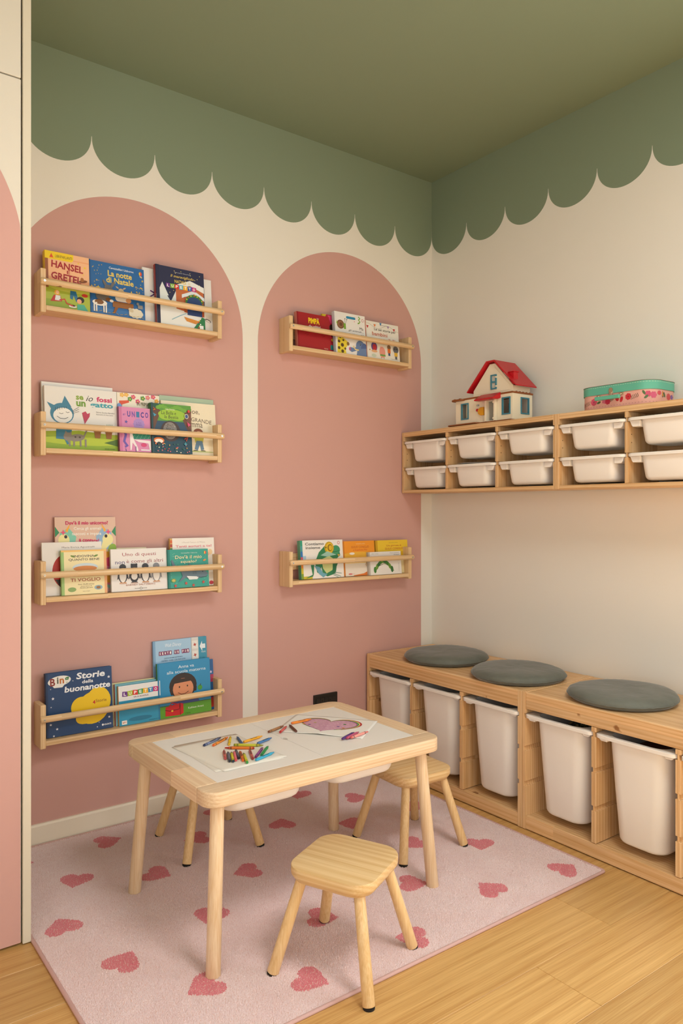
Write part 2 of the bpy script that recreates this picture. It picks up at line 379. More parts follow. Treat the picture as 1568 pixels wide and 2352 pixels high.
edge = plain('rug_binding', 'caa59e', .8, .2, bump=.25, bscale=700)
rr = .0052; rs = []
for p in rrect((RX0 + RX1) / 2, (RY0 + RY1) / 2, RX1 - RX0, RY1 - RY0, .008, n=4):
    c = Vector(((RX0 + RX1) / 2, (RY0 + RY1) / 2)); q = [max(RX0 + .008, min(RX1 - .008, p[0])), max(RY0 + .008, min(RY1 - .008, p[1]))]
    d = Vector((p[0] - q[0], p[1] - q[1])).normalized()
    rs.append([(p[0] + d.x * rr * math.cos(a), p[1] + d.y * rr * math.cos(a), rr + rr * math.sin(a)) for a in [2 * math.pi * k / 10 for k in range(10)]])
MB().rings(rs + [rs[0]], False, False).build('binding', edge, rug, smooth=60)

# ------------------------------------------------------------ storage bins
PLASTIC = plain('white_plastic', 'f2ece3', .38, .45)
def make_bin(name, W, D, H, flap, label, loc, group, taper=.02, rim=.012, ear=.022, r=.035, mat=None, contents=None):
    """open plastic tub hanging by its rim; front towards -x, root at the middle of its base"""
    t = empty(name, loc, label=label, cat='storage bin', group=group); mat = mat or PLASTIC
    w = W - 2 * flap; d = D - .022; th = .0028
    def ring(z, k, inset=0.0): return rrect(0, 0, d - 2*k - 2*inset, w - 2*k - 2*inset, max(.006, r - inset), z)
    rs = []
    for z, k in ((0.0, taper + .016), (.002, taper + .009), (.006, taper + .004), (.014, taper + .0005), (H * .5, taper * .5), (H - rim - .004, .001), (H - .002, 0)):
        rs.append(ring(z, k))
    rs2 = [ring(H - .002, 0, th), ring(H * .5, taper * .5, th), (ring(.016, taper, th)), ring(.006, taper + .008, th)]
    MB().rings(rs + rs2, cap0=True, cap1=True).build('tub', mat, t, smooth=40, )
    # rim: a flat ring with a turned down edge and ears under the flaps
    o1 = rrect(0, 0, D, W, .026); i1 = rrect(0, 0, d - 2*th - .002, w - 2*th - .002, r - th)
    top = [(p[0], p[1], H) for p in i1]; rs = [[(p[0], p[1], H - .004) for p in i1], top]
    for (k, z) in ((.002, H), (0, H - .002), (0, H - rim), (.003, H - rim), (.003, H - .004)):
        rs.append([(p[0], p[1], z) for p in rrect(0, 0, D - 2*k, W - 2*k, .026)])
    m = MB().rings(rs + [rs[0]], False, False)
    m.build('rim', mat, t, smooth=40)
    for s in (-1, 1):
        if ear < .005: continue
        yo = s * (W/2); yi = s * (w/2 - .004)
        pr = [(yo - s*.008, H - rim + .001), (yo - s*.012, H - rim - ear * .18), (yo - s*.017, H - rim - ear * .75), (yo - s*.022, H - rim - ear), (yi, H - rim - ear), (yi, H - rim + .001)]
        MB().prism(pr, -D/2 + .012, -D/2 + .05, 0).build('bracket', mat, t, bevel=.0015, seg=2)
    return t

# ------------------------------------------------------------ wall-hung storage frames
def notched(y0, y1, z0, z1, slots, left, right, depth=.0065, hh=.0085):
    """upright section in (y,z): y1 > y0; left means the y1 face carries slots"""
    pts = [(y0, z0)]
    if right:
        for z in sorted(slots): pts += [(y0, z - hh), (y0 + depth, z - hh), (y0 + depth, z + hh), (y0, z + hh)]
    pts += [(y0, z1), (y1, z1)]
    if left:
        for z in sorted(slots, reverse=True): pts += [(y1, z + hh), (y1 - depth, z + hh), (y1 - depth, z - hh), (y1, z - hh)]
    pts += [(y1, z0)]
    return pts
def upright(mb, y0, y1, z0, z1, slots, left, right, x0, x1):
    mb.prism(notched(y0, y1, z0, z1, slots, left, right), x0, x1, 0)
def wall_unit(y0, label):
    u = empty('wall_storage_frame', (0, y0, 1.295), label=label, cat='wall shelf', group='wall-hung pine storage frames')
    Wd, Dp, Hh, t = .93, .21, .301, .015
    slots = (.1185, .2485)
    ys = [0, -(Wd - 4*t)/3 - t, -2*((Wd - 4*t)/3 + t), -Wd + t]
    for i, y in enumerate(ys):
        m = MB(); upright(m, y - t, y, (0 if i in (0, 3) else .0155), (Hh if i in (0, 3) else Hh - .0225), slots, i != 0, i != 3, -Dp, -.004)
        m.build('side_panel' if i in (0, 3) else 'divider', pine(2), u, bevel=.001, seg=1)
    MB().box(-Dp, -.004, -Wd + t, -t, Hh - .022, Hh).build('top_board', pine(1), u, bevel=.0012, seg=1)
    MB().box(-Dp, -.004, -Wd + t, -t, 0, .015).build('bottom_board', pine(1), u, bevel=.0012, seg=1)
    MB().box(-.016, -.004, -Wd + t + .0005, -t - .0005, .12, .19).build('back_rail', pine(1), u, bevel=.001, seg=1)
    # shelf pin holes
    for i, y in enumerate(ys):
        if i == 3: continue
        for zz in (.165, .195):
            MB().tube((-Dp + .022, y - t - .0003, zz), (-Dp + .022, y - t + .002, zz), .0022, n=10).build('pin_hole', plain('pin_hole_dark', '5d3d1c', .8), u)
    return u
wall_unit(-.007, 'pine wall storage frame next to the pink wall, the toy house stands on it')
wall_unit(-.9375, 'pine wall storage frame under the little suitcase, cut by the right edge')
col = (.93 - .06) / 3
def wall_bin(unit_y, c, rowz, label, dx=0.0):
    yc = unit_y - .015 - col/2 - c * (col + .015)
    return make_bin('storage_bin', .2985, .206, .101, .047, label, (-.113 - dx, yc, rowz - .101), 'white bins in the wall-hung frames', taper=.008, rim=.0115, ear=.0225, r=.028)
names = ['first', 'second', 'third']
for c, nm in enumerate(('first', 'second', 'third')):
    wall_bin(-.007, c, 1.549, 'white plastic bin under the toy house, upper row, %s from the pink wall' % nm, (0, .002, .004)[c])
    wall_bin(-.007, c, 1.419, 'white plastic bin under the toy house, lower row, %s from the pink wall' % nm, (-.004, .006, 0)[c])
for c, nm in enumerate(('left one under the suitcase', 'right one at the picture edge')):
    wall_bin(-.9375, c, 1.549, 'white plastic bin in the upper row below the suitcase, ' + nm, (.004, .006)[c])
    wall_bin(-.9375, c, 1.419, 'white plastic bin in the lower row below the suitcase, ' + nm, (.001, .004)[c])
pp = MB(); g = []
for i in range(6):
    for j in range(5):
        g.append((-.20 + .14 * j / 4, -.375 - .19 * i / 5, 1.4205 + .004 * math.sin(i * 1.3) * (j / 4) + .0045 * (1 - j / 4) + .002 * math.sin(j + i)))
pp.add(g, [(i*5+j, i*5+j+1, (i+1)*5+j+1, (i+1)*5+j) for i in range(5) for j in range(4)])
o = pp.build('paper_sheet', plain('loose_paper', 'ece8e0', .8), label='loose white paper lying on the lower middle bin under the toy house', cat='paper', smooth=60)
md = o.modifiers.new('thickness', 'SOLIDIFY'); md.thickness = .0006

# ------------------------------------------------------------ storage bench
def bench_unit(y0, label, knots=()):
    u = empty('storage_bench', (0, y0, 0), label=label, cat='bench', group='low pine storage benches')
    Wd, Dp, Hh, t = .94, .44, .522, .019
    slots = (.1745, .3080, .4320)
    cw = (Wd - 4*t) / 3
    ys = [0, -cw - t, -2*(cw + t), -Wd + t]
    for i, y in enumerate(ys):
        m = MB(); upright(m, y - t, y, (.002 if i in (0, 3) else .0545), (Hh if i in (0, 3) else .457), slots, i != 0, i != 3, -Dp, -.004)
        m.build('side_panel' if i in (0, 3) else 'divider', pine(2), u, bevel=.0012, seg=1)
    tb = MB().box(-Dp + .0185, -.004, -Wd + t + .0003, -t - .0003, .500, Hh - .001).build('top_board', pine(1), u, bevel=.001, seg=1)
    MB().box(-Dp + .001, -Dp + .018, -Wd + t + .0003, -t - .0003, .458, Hh - .0005).build('apron', pine(1), u, bevel=.003, seg=3)
    MB().box(-Dp + .018, -.004, -Wd + t + .0003, -t - .0003, .034, .052).build('bottom_board', pine(1), u, bevel=.001, seg=1)
    MB().box(-Dp + .001, -Dp + .0175, -Wd + t + .0003, -t - .0003, .004, .0525).build('plinth', pine(1), u, bevel=.0015, seg=2)
    MB().box(-.012, -.005, -Wd + t + .0003, -t - .0003, .053, .499).build('back_panel', plain('back_panel', 'd9c6a6', .8), u)
    return u
bench_unit(-.013, 'pine storage bench in the corner against the pink wall with two cushions on it')
bench_unit(-.9535, 'pine storage bench cut by the right edge, beside the corner bench')
cw = (.94 - .076) / 3
def bench_bin(uy, c, label, dx=0.0):
    yc = uy - .019 - cw/2 - c * (cw + .019)
    return make_bin('storage_bin', .2985, .425, .361, .040, label, (-.2335 - dx, yc, .0775), 'tall white bins in the benches', taper=.020, rim=.0125, ear=.011, r=.045)
for c, nm in enumerate(('first from the pink wall', 'second from the pink wall', 'third from the pink wall')):
    bench_bin(-.013, c, 'tall white plastic bin in the corner bench, ' + nm)
for c, nm in enumerate(('left one with camouflage cloth inside', 'middle one with something brown inside', 'a sliver at the picture edge')):
    bench_bin(-.9535, c, 'tall white plastic bin in the right-hand bench, ' + nm)
# what shows in the bins
def camo():
    m, nt, b = newmat('camouflage_cloth'); N = nt.nodes.new
    n = N('ShaderNodeTexNoise'); n.inputs['Scale'].default_value = 45; tc = N('ShaderNodeTexCoord'); nt.links.new(tc.outputs['Object'], n.inputs['Vector'])
    r = N('ShaderNodeValToRGB'); r.color_ramp.interpolation = 'CONSTANT'; e = r.color_ramp.elements
    e[0].color = lin('2b2a22'); e[1].position = .47; e[1].color = lin('5d5b3f'); x = e.new(.56); x.color = lin('8d7f5c')
    nt.links.new(n.outputs['Fac'], r.inputs['Fac']); nt.links.new(r.outputs['Color'], b.inputs['Base Color']); b.inputs['Roughness'].default_value = .9
    return m
def heap(name, cx, cy, z, rx, ry, h, mat, label, cat, seed):
    rnd = random.Random(seed); g = []; nx, ny = 14, 14
    ph = [rnd.uniform(0, 6.28) for _ in range(6)]
    for i in range(nx + 1):
        for j in range(ny + 1):
            u = i / nx * 2 - 1; v = j / ny * 2 - 1
            e = max(0, 1 - (u*u)**1.5) * max(0, 1 - (v*v)**1.5)
            g.append((rx * u, ry * v, h * e + .012 * e * (math.sin(5*u + ph[0] + 2*v) + math.sin(7*v + ph[1] - 3*u) * .7)))
    m = MB().add(g, [(i*(ny+1)+j, i*(ny+1)+j+1, (i+1)*(ny+1)+j+1, (i+1)*(ny+1)+j) for i in range(nx) for j in range(ny)])
    o = m.build(name, mat, label=label, cat=cat, smooth=60); o.location = (cx, cy, z)
    md = o.modifiers.new('thickness', 'SOLIDIFY'); md.thickness = .004; return o
heap('folded_cloth', -.285, -1.118, .352, .10, .068, .065, camo(), 'camouflage patterned cloth inside the left bin of the right-hand bench', 'cloth', 1)
bx = empty('toy_box', (-.27, -1.43, .0795 + .02), label='brown toy box inside the middle bin of the right-hand bench', cat='box')
MB().box(-.11, .10, -.075, .07, 0, .285).build('body', plain('brown_card', '6b3a22', .7), bx, bevel=.003)
MB().box(-.112, .102, -.077, .072, .285, .297).build('lid', plain('brown_card_lid', '7a4528', .7), bx, bevel=.002)

# ------------------------------------------------------------ cushions
def velvet():
    m, nt, b = newmat('sage_velvet'); N = nt.nodes.new; L = nt.links.new
    tc = N('ShaderNodeTexCoord'); n = N('ShaderNodeTexNoise'); n.inputs['Scale'].default_value = 9; n.inputs['Detail'].default_value = 5; n.inputs['Roughness'].default_value = .65
    L(tc.outputs['Object'], n.inputs['Vector'])
    mx = N('ShaderNodeMix'); mx.data_type = 'RGBA'; L(n.outputs['Fac'], mx.inputs[0]); mx.inputs[6].default_value = lin('54564d'); mx.inputs[7].default_value = lin('7a7d74')
    L(mx.outputs[2], b.inputs['Base Color']); b.inputs['Roughness'].default_value = .85; b.inputs['Specular IOR Level'].default_value = .15
    b.inputs['Sheen Weight'].default_value = .35; b.inputs['Sheen Roughness'].default_value = .35
    n3 = N('ShaderNodeTexNoise'); n3.inputs['Scale'].default_value = 14; n3.inputs['Detail'].default_value = 3; n3.inputs['Distortion'].default_value = 1.2
    bp = N('ShaderNodeBump'); bp.inputs['Strength'].default_value = .35; bp.inputs['Distance'].default_value = .006
    L(tc.outputs['Object'], n3.inputs['Vector']); L(n3.outputs['Fac'], bp.inputs['Height']); L(bp.outputs['Normal'], b.inputs['Normal'])
    return m
VEL = velvet()
def cushion(cx, cy, seed, label, rad=.192):
    t = empty('seat_cushion', (cx, cy, .5222), label=label, cat='cushion', group='round cushions on the benches', rz=seed * 1.3)
    rnd = random.Random(seed); ph = [rnd.uniform(0, 6.28) for _ in range(8)]
    NA = 72; rings = []
    prof = [(0.0, .0035), (.30, .002), (.60, .0008), (.82, 0.0), (.93, .003), (.985, .0115), (1.0, .0170), (.992, .0235), (.965, .0300), (.91, .0355), (.82, .0395), (.66, .0420), (.44, .0432), (.2, .0436), (.0, .0436)]
    for k, (q, z) in enumerate(prof):
        rg = []
        for i in range(NA):
            a = 2 * math.pi * i / NA
            rr_ = rad * max(q, .004) * (1 + .010 * math.sin(3*a + ph[0]) + .006 * math.sin(5*a + ph[1]))
            zz = z
            if k > 6:
                wr_ = (.0007 * math.sin(19*a + ph[2] + 5*q) * max(0, math.sin(2*a + ph[7])) + .0004 * math.sin(37*a + ph[3])) * max(0, min(1, (q - .6) * 4)) * min(1, (1.03 - q) * 12)
                zz = z + wr_ + .0018 * math.sin(2*a + ph[4]) * q + .0015 * math.sin(9*q + 4*a + ph[5]) * q * (1 - q) * 3
            elif k in (5, 6): zz = z + .0008 * math.sin(31*a + ph[6])
            rg.append((rr_ * math.cos(a), rr_ * math.sin(a), max(0, zz)))
        rings.append(rg)
    MB().rings(rings).build('cover', VEL, t, smooth=70)
    m = MB(); n = 72; rs = []
    for i in range(n):
        a = 2 * math.pi * i / n; rr_ = rad * 1.001 * (1 + .010 * math.sin(3*a + ph[0]) + .006 * math.sin(5*a + ph[1]))
        rs.append([((rr_ + .0016 * math.cos(b)) * math.cos(a), (rr_ + .0016 * math.cos(b)) * math.sin(a), .0170 + .0008 * math.sin(31*a + ph[6]) + .0016 * math.sin(b)) for b in [k * math.pi / 3 for k in range(6)]])
    m.rings(rs + [rs[0]], False, False).build('seam_piping', VEL, t, smooth=70)
    return t
cushion(-.245, -.350, 1, 'round sage velvet cushion nearest the pink wall on the bench')
cushion(-.262, -.785, 2, 'round sage velvet cushion in the middle, over the third bin')
cushion(-.247, -1.258, 3, 'round sage velvet cushion on the right-hand bench, seen whole')
cushion(-.262, -1.735, 4, 'round sage velvet cushion cut off by the right edge')

# ------------------------------------------------------------ toddler table
T0 = (-1.4165, -.8135)
tb = empty('play_table', (T0[0], T0[1], 0), label='low pine play table with white lids, crayons on top', cat='table')
ZT, FH = .485, .042; hx, hy = .415, .290; lx, ly = .3535, .2195
def rail_poly(sy):
    """full length rail with rounded outer corners, in (x,y)"""
    r = .045; p = []
    for i in range(9):
        a = R(90 * i / 8); p.append((hx - r + r * math.cos(a), hy - r + r * math.sin(a)))
    for i in range(9):
        a = R(90 + 90 * i / 8); p.append((-hx + r + r * math.cos(a), hy - r + r * math.sin(a)))
    p += [(-hx, ly), (hx, ly)]
    return [(x, sy * y) for x, y in p] if sy > 0 else [(x, -y) for x, y in p][::-1]
for sy in (1, -1):
    MB().prism(rail_poly(sy), ZT - FH, ZT, 2).build('long_rail', tablewood(0), tb, bevel=.004, seg=3, smooth=35)
for sx in (1, -1):
    x0, x1 = sorted((sx * lx, sx * hx))
    MB().box(x0, x1, -ly + .0002, ly - .0002, ZT - FH, ZT).build('end_rail', tablewood(1), tb, bevel=.0012, seg=2)
# ledge that carries lids and bins
for y in (-ly, ly - .012): MB().box(-lx, lx, y, y + .012, ZT - .028, ZT - .012).build('lid_ledge', tablewood(0), tb)
for x in (-lx, lx - .012): MB().box(x, x + .012, -ly + .012, ly - .012, ZT - .028, ZT - .012).build('lid_ledge', tablewood(1), tb)
LID = plain('white_lid', 'e8e5de', .42, .4)
for sx in (-1, 1):
    x0, x1 = (-lx + .001, -.0007) if sx < 0 else (.0007, lx - .001); xi = -.0007 if sx < 0 else .0007
    notch = []
    for i in range(13):
        a = R(90 - 180 * i / 12) if sx > 0 else R(90 + 180 * i / 12)
        notch.append((xi + .0075 * math.cos(a), .004 + .016 * math.sin(a)))
    if sx < 0: p = [(x0, -ly + .001), (x1, -ly + .001)] + notch[::-1] + [(x1, ly - .001), (x0, ly - .001)]
    else: p = [(x1, ly - .001), (x0, ly - .001)] + notch + [(x0, -ly + .001), (x1, -ly + .001)]
    MB().prism(p, ZT - .0115, ZT - .0012, 2).build('lid_panel', LID, tb, bevel=.0008, seg=1)
for sx in (-1, 1):
    for sy in (-1, 1):
        MB().tube((sx * .390, sy * .268, .004), (sx * .362, sy * .238, ZT - FH + .004), .0195, .0185, n=24, round_end=.003).build('leg', legwood('table'), tb, smooth=50)
for sx, nm in ((-1, 'nearer the wardrobe'), (1, 'nearer the bench')):
    make_bin('table_bin', .425, .300, .100, .010, 'white plastic bin hanging under the play table, the one ' + nm, (T0[0] + sx * .178, T0[1], ZT - .013 - .102 + .003), 'bins under the play table', taper=.012, rim=.004, ear=.001, r=.045)

# ------------------------------------------------------------ stools
FOOT = plain('black_felt_pad', '1d1712', .9)
def make_stool(loc, rz, label, tilt=None):
    t = empty('wooden_stool', loc, rz, label=label, cat='stool', group='pine stools around the play table')
    if tilt:
        k, d = tilt; t.rotation_euler = (Matrix.Rotation(k, 3, Vector((-d[1], d[0], 0))) @ Matrix.Rotation(rz, 3, 'Z')).to_euler()
    s = .242; H = .279
    rs = []
    for z, k, r in ((H - .038, .012, .050), (H - .036, .009, .052), (H - .024, .001, .058), (H - .020, 0, .058), (H - .004, 0, .058), (H - .001, .0012, .057), (H, .004, .055)):
        rs.append(rrect(0, 0, s - 2*k, s - 2*k, r, z, n=8))
    MB().rings(rs).build('seat', stoolwood(0), t, smooth=28)
    for sx in (-1, 1):
        for sy in (-1, 1):
            p0 = (sx * .1385, sy * .1385, .0045); p1 = (sx * .083, sy * .083, H - .034)
            MB().tube(p0, p1, .0158, .0145, n=18, round_end=.003).build('leg', legwood('stool'), t, smooth=50)
            MB().tube((p0[0], p0[1], .0008), (p0[0], p0[1], .0058), .0150, n=16).build('felt_pad', FOOT, t, smooth=50)
    return t
make_stool((-1.4935, -1.231, .0045), R(-64.5), 'pine stool in front of the table, one leg off the rug', (.0255, (-.37, -.93)))
make_stool((-.866, -.792, .006), R(-3), 'pine stool between the table and the storage bench')
make_stool((-1.449, -.352, .006), R(-4), 'pine stool behind the table by the pink wall, only its legs show')

# ------------------------------------------------------------ wall socket
so = empty('wall_socket', (-.679, -.0007, .322), label='black triple wall socket low on the pink wall behind the table', cat='socket')
BLK = plain('black_plastic', '19150f', .45); BLK2 = plain('black_plastic_insert', '211c16', .5)
MB().box(-.066, .066, -.010, 0, -.041, .041).build('plate', BLK, so, bevel=.002)
for k in range(5):
    x = -.055 + .0222 * k
    MB().box(x, x + .0208, -.0125, -.009, -.024, .024).build('module', BLK2, so, bevel=.001, seg=1)
    if k in (1, 3):
        for z in (-.012, 0, .012):
            MB().tube((x + .0104, -.0128, z), (x + .0104, -.0120, z), .0026, n=10).build('socket_hole', plain('socket_dark', '050403', .9), so)

# ------------------------------------------------------------ book ledges
STEEL = plain('screw_steel', 'c9c9c4', .3, .5, metal=.9)
def ledge(x0, zb, label):
    t = empty('book_ledge', (x0, 0, zb), label=label, cat='bookshelf', group='pine picture book ledges')
    Lw, Dp, e = .7125, .086, .019
    for xa in (0, Lw - e):
        MB().box(xa, xa + e, -Dp, -.0008, 0, .155).build('end_panel', shelfwood(2), t, bevel=.0025, seg=2)
    MB().box(e, Lw - e, -Dp + .0015, -.0008, .009, .0265).build('bottom_board', shelfwood(0), t, bevel=.0012, seg=1)
    MB().box(e, Lw - e, -.0165, -.0008, .070, .142).build('back_slat', shelfwood(0), t, bevel=.0012, seg=1)
    # rounded front bar, flat where it meets the ends
    rs = []
    for x, k in ((-.003, .82), (-.001, .97), (.001, 1.0), (Lw - .001, 1.0), (Lw + .001, .97), (Lw + .003, .82)):
        rs.append([(x, -Dp - .0085 + .0095 * k * math.cos(a), .1065 + .0118 * k * math.sin(a)) for a in [2 * math.pi * i / 18 for i in range(18)]])
    br = MB().rings(rs).build('front_bar', shelfwood(0), t, smooth=50)
    for xa in (e / 2, Lw - e / 2):
        MB().tube((xa, -Dp - .0195, .1065), (xa, -Dp - .0165, .1065), .0038, n=14).build('screw', STEEL, br, smooth=40)
        MB().tube((xa, -Dp - .0199, .1065), (xa, -Dp - .0193, .1065), .0014, n=6).build('screw_recess', plain('screw_recess', '3a342c', .6), br)
    return t
ZS = {'s1': 1.9095, 's2': 1.4045, 's3': .875, 's4': .3675, 'r1': 1.9030, 'r2': .8745}
ledge(-1.9675, ZS['s1'], 'pine book ledge highest in the left arch')
ledge(-1.9675, ZS['s2'], 'pine book ledge second from the top in the left arch')
ledge(-1.9675, ZS['s3'], 'pine book ledge third from the top in the left arch')
ledge(-1.9675, ZS['s4'], 'pine book ledge lowest in the left arch, above the table corner')
ledge(-.9285, ZS['r1'], 'upper pine book ledge in the right arch')
ledge(-.9285, ZS['r2'], 'lower pine book ledge in the right arch')

# ------------------------------------------------------------ printed covers
_TXT = {}
def text_mesh(s, bold=0.0, shear=0.0):
    key = (s, bold, shear)
    if key in _TXT: return _TXT[key]
    cu = bpy.data.curves.new('t', 'FONT'); cu.body = s; cu.resolution_u = 2; cu.offset = bold; cu.shear = shear; cu.align_x = 'LEFT'; cu.space_line = .85
    ob = bpy.data.objects.new('t', cu); COL.objects.link(ob)
    dg = bpy.context.evaluated_depsgraph_get(); dg.update()
    ev = ob.evaluated_get(dg); me = ev.to_mesh()
    V = [(v.co.x, v.co.y) for v in me.vertices]; F = [tuple(p.vertices) for p in me.polygons]
    ev.to_mesh_clear(); bpy.data.objects.remove(ob, do_unlink=True); bpy.data.curves.remove(cu)
    xs = [v[0] for v in V]; ys = [v[1] for v in V]
    r = (V, F, min(xs), max(xs), min(ys), max(ys)); _TXT[key] = r
    return r
def ink(c):
    return plain('ink_' + c, c, .4, .4)
class Art:
    """flat print on a cover: u to the right and v up, both 0..1 over the cover"""
    def __init__(s, w, h): s.w = w; s.h = h; s.v = []; s.f = []; s.mi = []; s.cols = []; s.lay = 0
    def put(s, pts, faces, c):
        if c not in s.cols: s.cols.append(c)
        n = len(s.v); s.lay += 1; z = s.lay
        s.v += [(p[0], p[1], z) for p in pts]; s.f += [tuple(i + n for i in f) for f in faces]; s.mi += [s.cols.index(c)] * len(faces)
    def poly(s, pts, c): s.put([(min(.999, max(.001, u)) * s.w, min(.999, max(.001, v)) * s.h) for u, v in pts], [tuple(range(len(pts)))], c)
    def rect(s, u0, v0, u1, v1, c): s.poly([(u0, v0), (u1, v0), (u1, v1), (u0, v1)], c)
    def rrect(s, u0, v0, u1, v1, r, c):
        p = rrect((u0+u1)/2*s.w, (v0+v1)/2*s.h, (u1-u0)*s.w, (v1-v0)*s.h, r * s.w, n=4); s.put(p, [tuple(range(len(p)))], c)
    def ell(s, u, v, ru, rv, c, rot=0, n=22, a0=0, a1=360):
        """radii in fractions of the width"""
        cr, sr = math.cos(R(rot)), math.sin(R(rot)); pts = []
        full = abs(a1 - a0) >= 360
        for i in range(n if full else n + 1):
            a = R(a0 + (a1 - a0) * i / n); x = ru * math.cos(a); y = rv * math.sin(a)
            pts.append((min(.999*s.w, max(.001*s.w, u * s.w + (x * cr - y * sr) * s.w)), min(.999*s.h, max(.001*s.h, v * s.h + (x * sr + y * cr) * s.w))))
        s.put(pts, [tuple(range(len(pts)))], c)
    def star(s, u, v, r, c, n=5, rot=90, q=.42):
        pts = []
        for i in range(2 * n):
            a = R(rot + 180 / n * i); k = r if i % 2 == 0 else r * q
            pts.append((u * s.w + k * s.w * math.cos(a), v * s.h + k * s.w * math.sin(a)))
        s.put(pts, [tuple(range(len(pts)))], c)
    def line(s, pts, wd, c):
        P = [Vector((u * s.w, v * s.h)) for u, v in pts]; hw = wd * s.w / 2; vs_ = []
        for i, p in enumerate(P):
            d = (P[min(i + 1, len(P) - 1)] - P[max(i - 1, 0)]).normalized(); n = Vector((-d.y, d.x)) * hw
            vs_ += [tuple(p + n), tuple(p - n)]
        s.put(vs_, [(2*i, 2*i+1, 2*i+3, 2*i+2) for i in range(len(P) - 1)], c)
    def text(s, t, u, v, wd, c, ht=None, bold=.0, shear=0.0, rot=0, maxh=None):
        """centred at u,v; wd and ht in fractions of width and height"""
        V, F, x0, x1, y0, y1 = text_mesh(t, bold, shear)
        kx = wd * s.w / (x1 - x0); ky = kx if ht is None else ht * s.h / (y1 - y0)
        cr, sr = math.cos(R(rot)), math.sin(R(rot))
        pts = []
        for x, y in V:
            a = (x - (x0 + x1) / 2) * kx; b = (y - (y0 + y1) / 2) * ky
            pts.append((u * s.w + a * cr - b * sr, v * s.h + a * sr + b * cr))
        s.put(pts, F, c)
    def letters(s, t, u0, u1, v, hv, cols, bold=.03):
        n = len(t); du = (u1 - u0) / n
        for i, ch in enumerate(t): s.text(ch, u0 + du * (i + .5), v, du * .72, cols[i % len(cols)], ht=hv, bold=bold)
    def blocks(s, t, u0, u1, v, hv, cols, tilt=5, slope=0.0):
        n = len(t); du = (u1 - u0) / n
        for i, ch in enumerate(t):
            if ch == ' ': continue
            uc = u0 + du * (i + .5); vc = v + slope * (i - n/2); th = R(tilt if i % 2 else -tilt); hu = du * .52; hh = hv / 2
            pts = []
            for a, b in ((-1, -1), (1, -1), (1, 1), (-1, 1)):
                x = a * hu * s.w; y = b * hh * s.h; pts.append((uc * s.w + x * math.cos(th) - y * math.sin(th), vc * s.h + x * math.sin(th) + y * math.cos(th)))
            s.put(pts, [(0, 1, 2, 3)], cols[i % len(cols)])
            s.text(ch, uc, vc, du * .5, 'fbf7ee', ht=hv * .62, bold=.03, rot=math.degrees(th))
    def wrap(s, fn, parent, name='printed_pattern', step=.000035):
        """lay the print on any surface: fn(x, z, lift) gives a point"""
        me = bpy.data.meshes.new(name); me.from_pydata([fn(p[0], p[1], .0002 + p[2] * step) for p in s.v], [], s.f)
        me.polygons.foreach_set('material_index', s.mi); link(name, me, [ink(c) for c in s.cols], parent)
    def build(s, t, parent, name='cover_print'):
        if not s.f: return
        me = bpy.data.meshes.new(name)
        me.from_pydata([(p[0] - s.w/2, -t - .00025 - p[2] * .000035, p[1]) for p in s.v], [], s.f)
        me.polygons.foreach_set('material_index', s.mi)
        bm = bmesh.new(); bm.from_mesh(me); bm.normal_update()
        bad = [f for f in bm.faces if f.normal.y > 0]; bmesh.ops.reverse_faces(bm, faces=bad); bm.to_mesh(me); bm.free()
        link(name, me, [ink(c) for c in s.cols], parent)

PAGES = plain('page_edges', 'e9e2d2', .8, .2)
def book(label, x0, x1, ztop, shelf, yb, t, cover, spine=None, kind='hard', art=None, lean=5.0, tilt=0.0, grp=None, back=None, cr=.010):
    zb = ZS[shelf] + .0267; w = x1 - x0; yb -= .0075; h = (ztop - zb) / math.cos(R(lean))
    b = empty('picture_book', ((x0 + x1) / 2, yb, zb + abs(math.sin(R(tilt))) * w / 2), label=label, cat='book', group=grp, rot=(-R(lean), R(tilt), 0))
    def outline(inset, rad):
        a = w/2 - inset; p = [(-w/2 + (.0 if not inset else .002), inset)]
        if rad:
            for i in range(6):
                an = R(-90 + 90 * i / 5); p.append((a - rad + rad * math.cos(an), inset + rad + rad * math.sin(an)))
            for i in range(6):
                an = R(90 * i / 5); p.append((a - rad + rad * math.cos(an), h - inset - rad + rad * math.sin(an)))
        else: p += [(a, inset), (a, h - inset)]
        p += [(-w/2 + (.0 if not inset else .002), h - inset)]
        return p
    ct = .0024 if kind == 'hard' else (.0014 if kind == 'board' else .0008)
    ins = .0035 if kind == 'hard' else 0.0; rad = cr if kind == 'board' else 0
    cm = plain('cover_' + cover, cover, .4, .4); sm = plain('cover_' + (spine or cover), spine or cover, .4, .4)
    MB().prism(outline(0, rad), -t, -t + ct, 1).build('front_cover', cm, b, bevel=.0006, seg=1)
    MB().prism(outline(0, rad), -ct, 0, 1).build('back_cover', plain('cover_' + (back or cover), back or cover, .4, .4), b)
    MB().prism(outline(ins, rad), -t + ct, -ct, 1).build('pages', PAGES, b)
    # rounded spine
    sp = [(-w/2 - .0012, -t * .5), (-w/2 - .0009, -t + .002), (-w/2 + .0004, -t), (-w/2 + .002, -t + ct), (-w/2 + .002, -ct), (-w/2 + .0004, 0), (-w/2 - .0009, -.002)]
    MB().prism(sp, 0, h, 2).build('spine', sm, b)
    if art:
        A = Art(w, h); art(A); A.build(t, b)
    return b

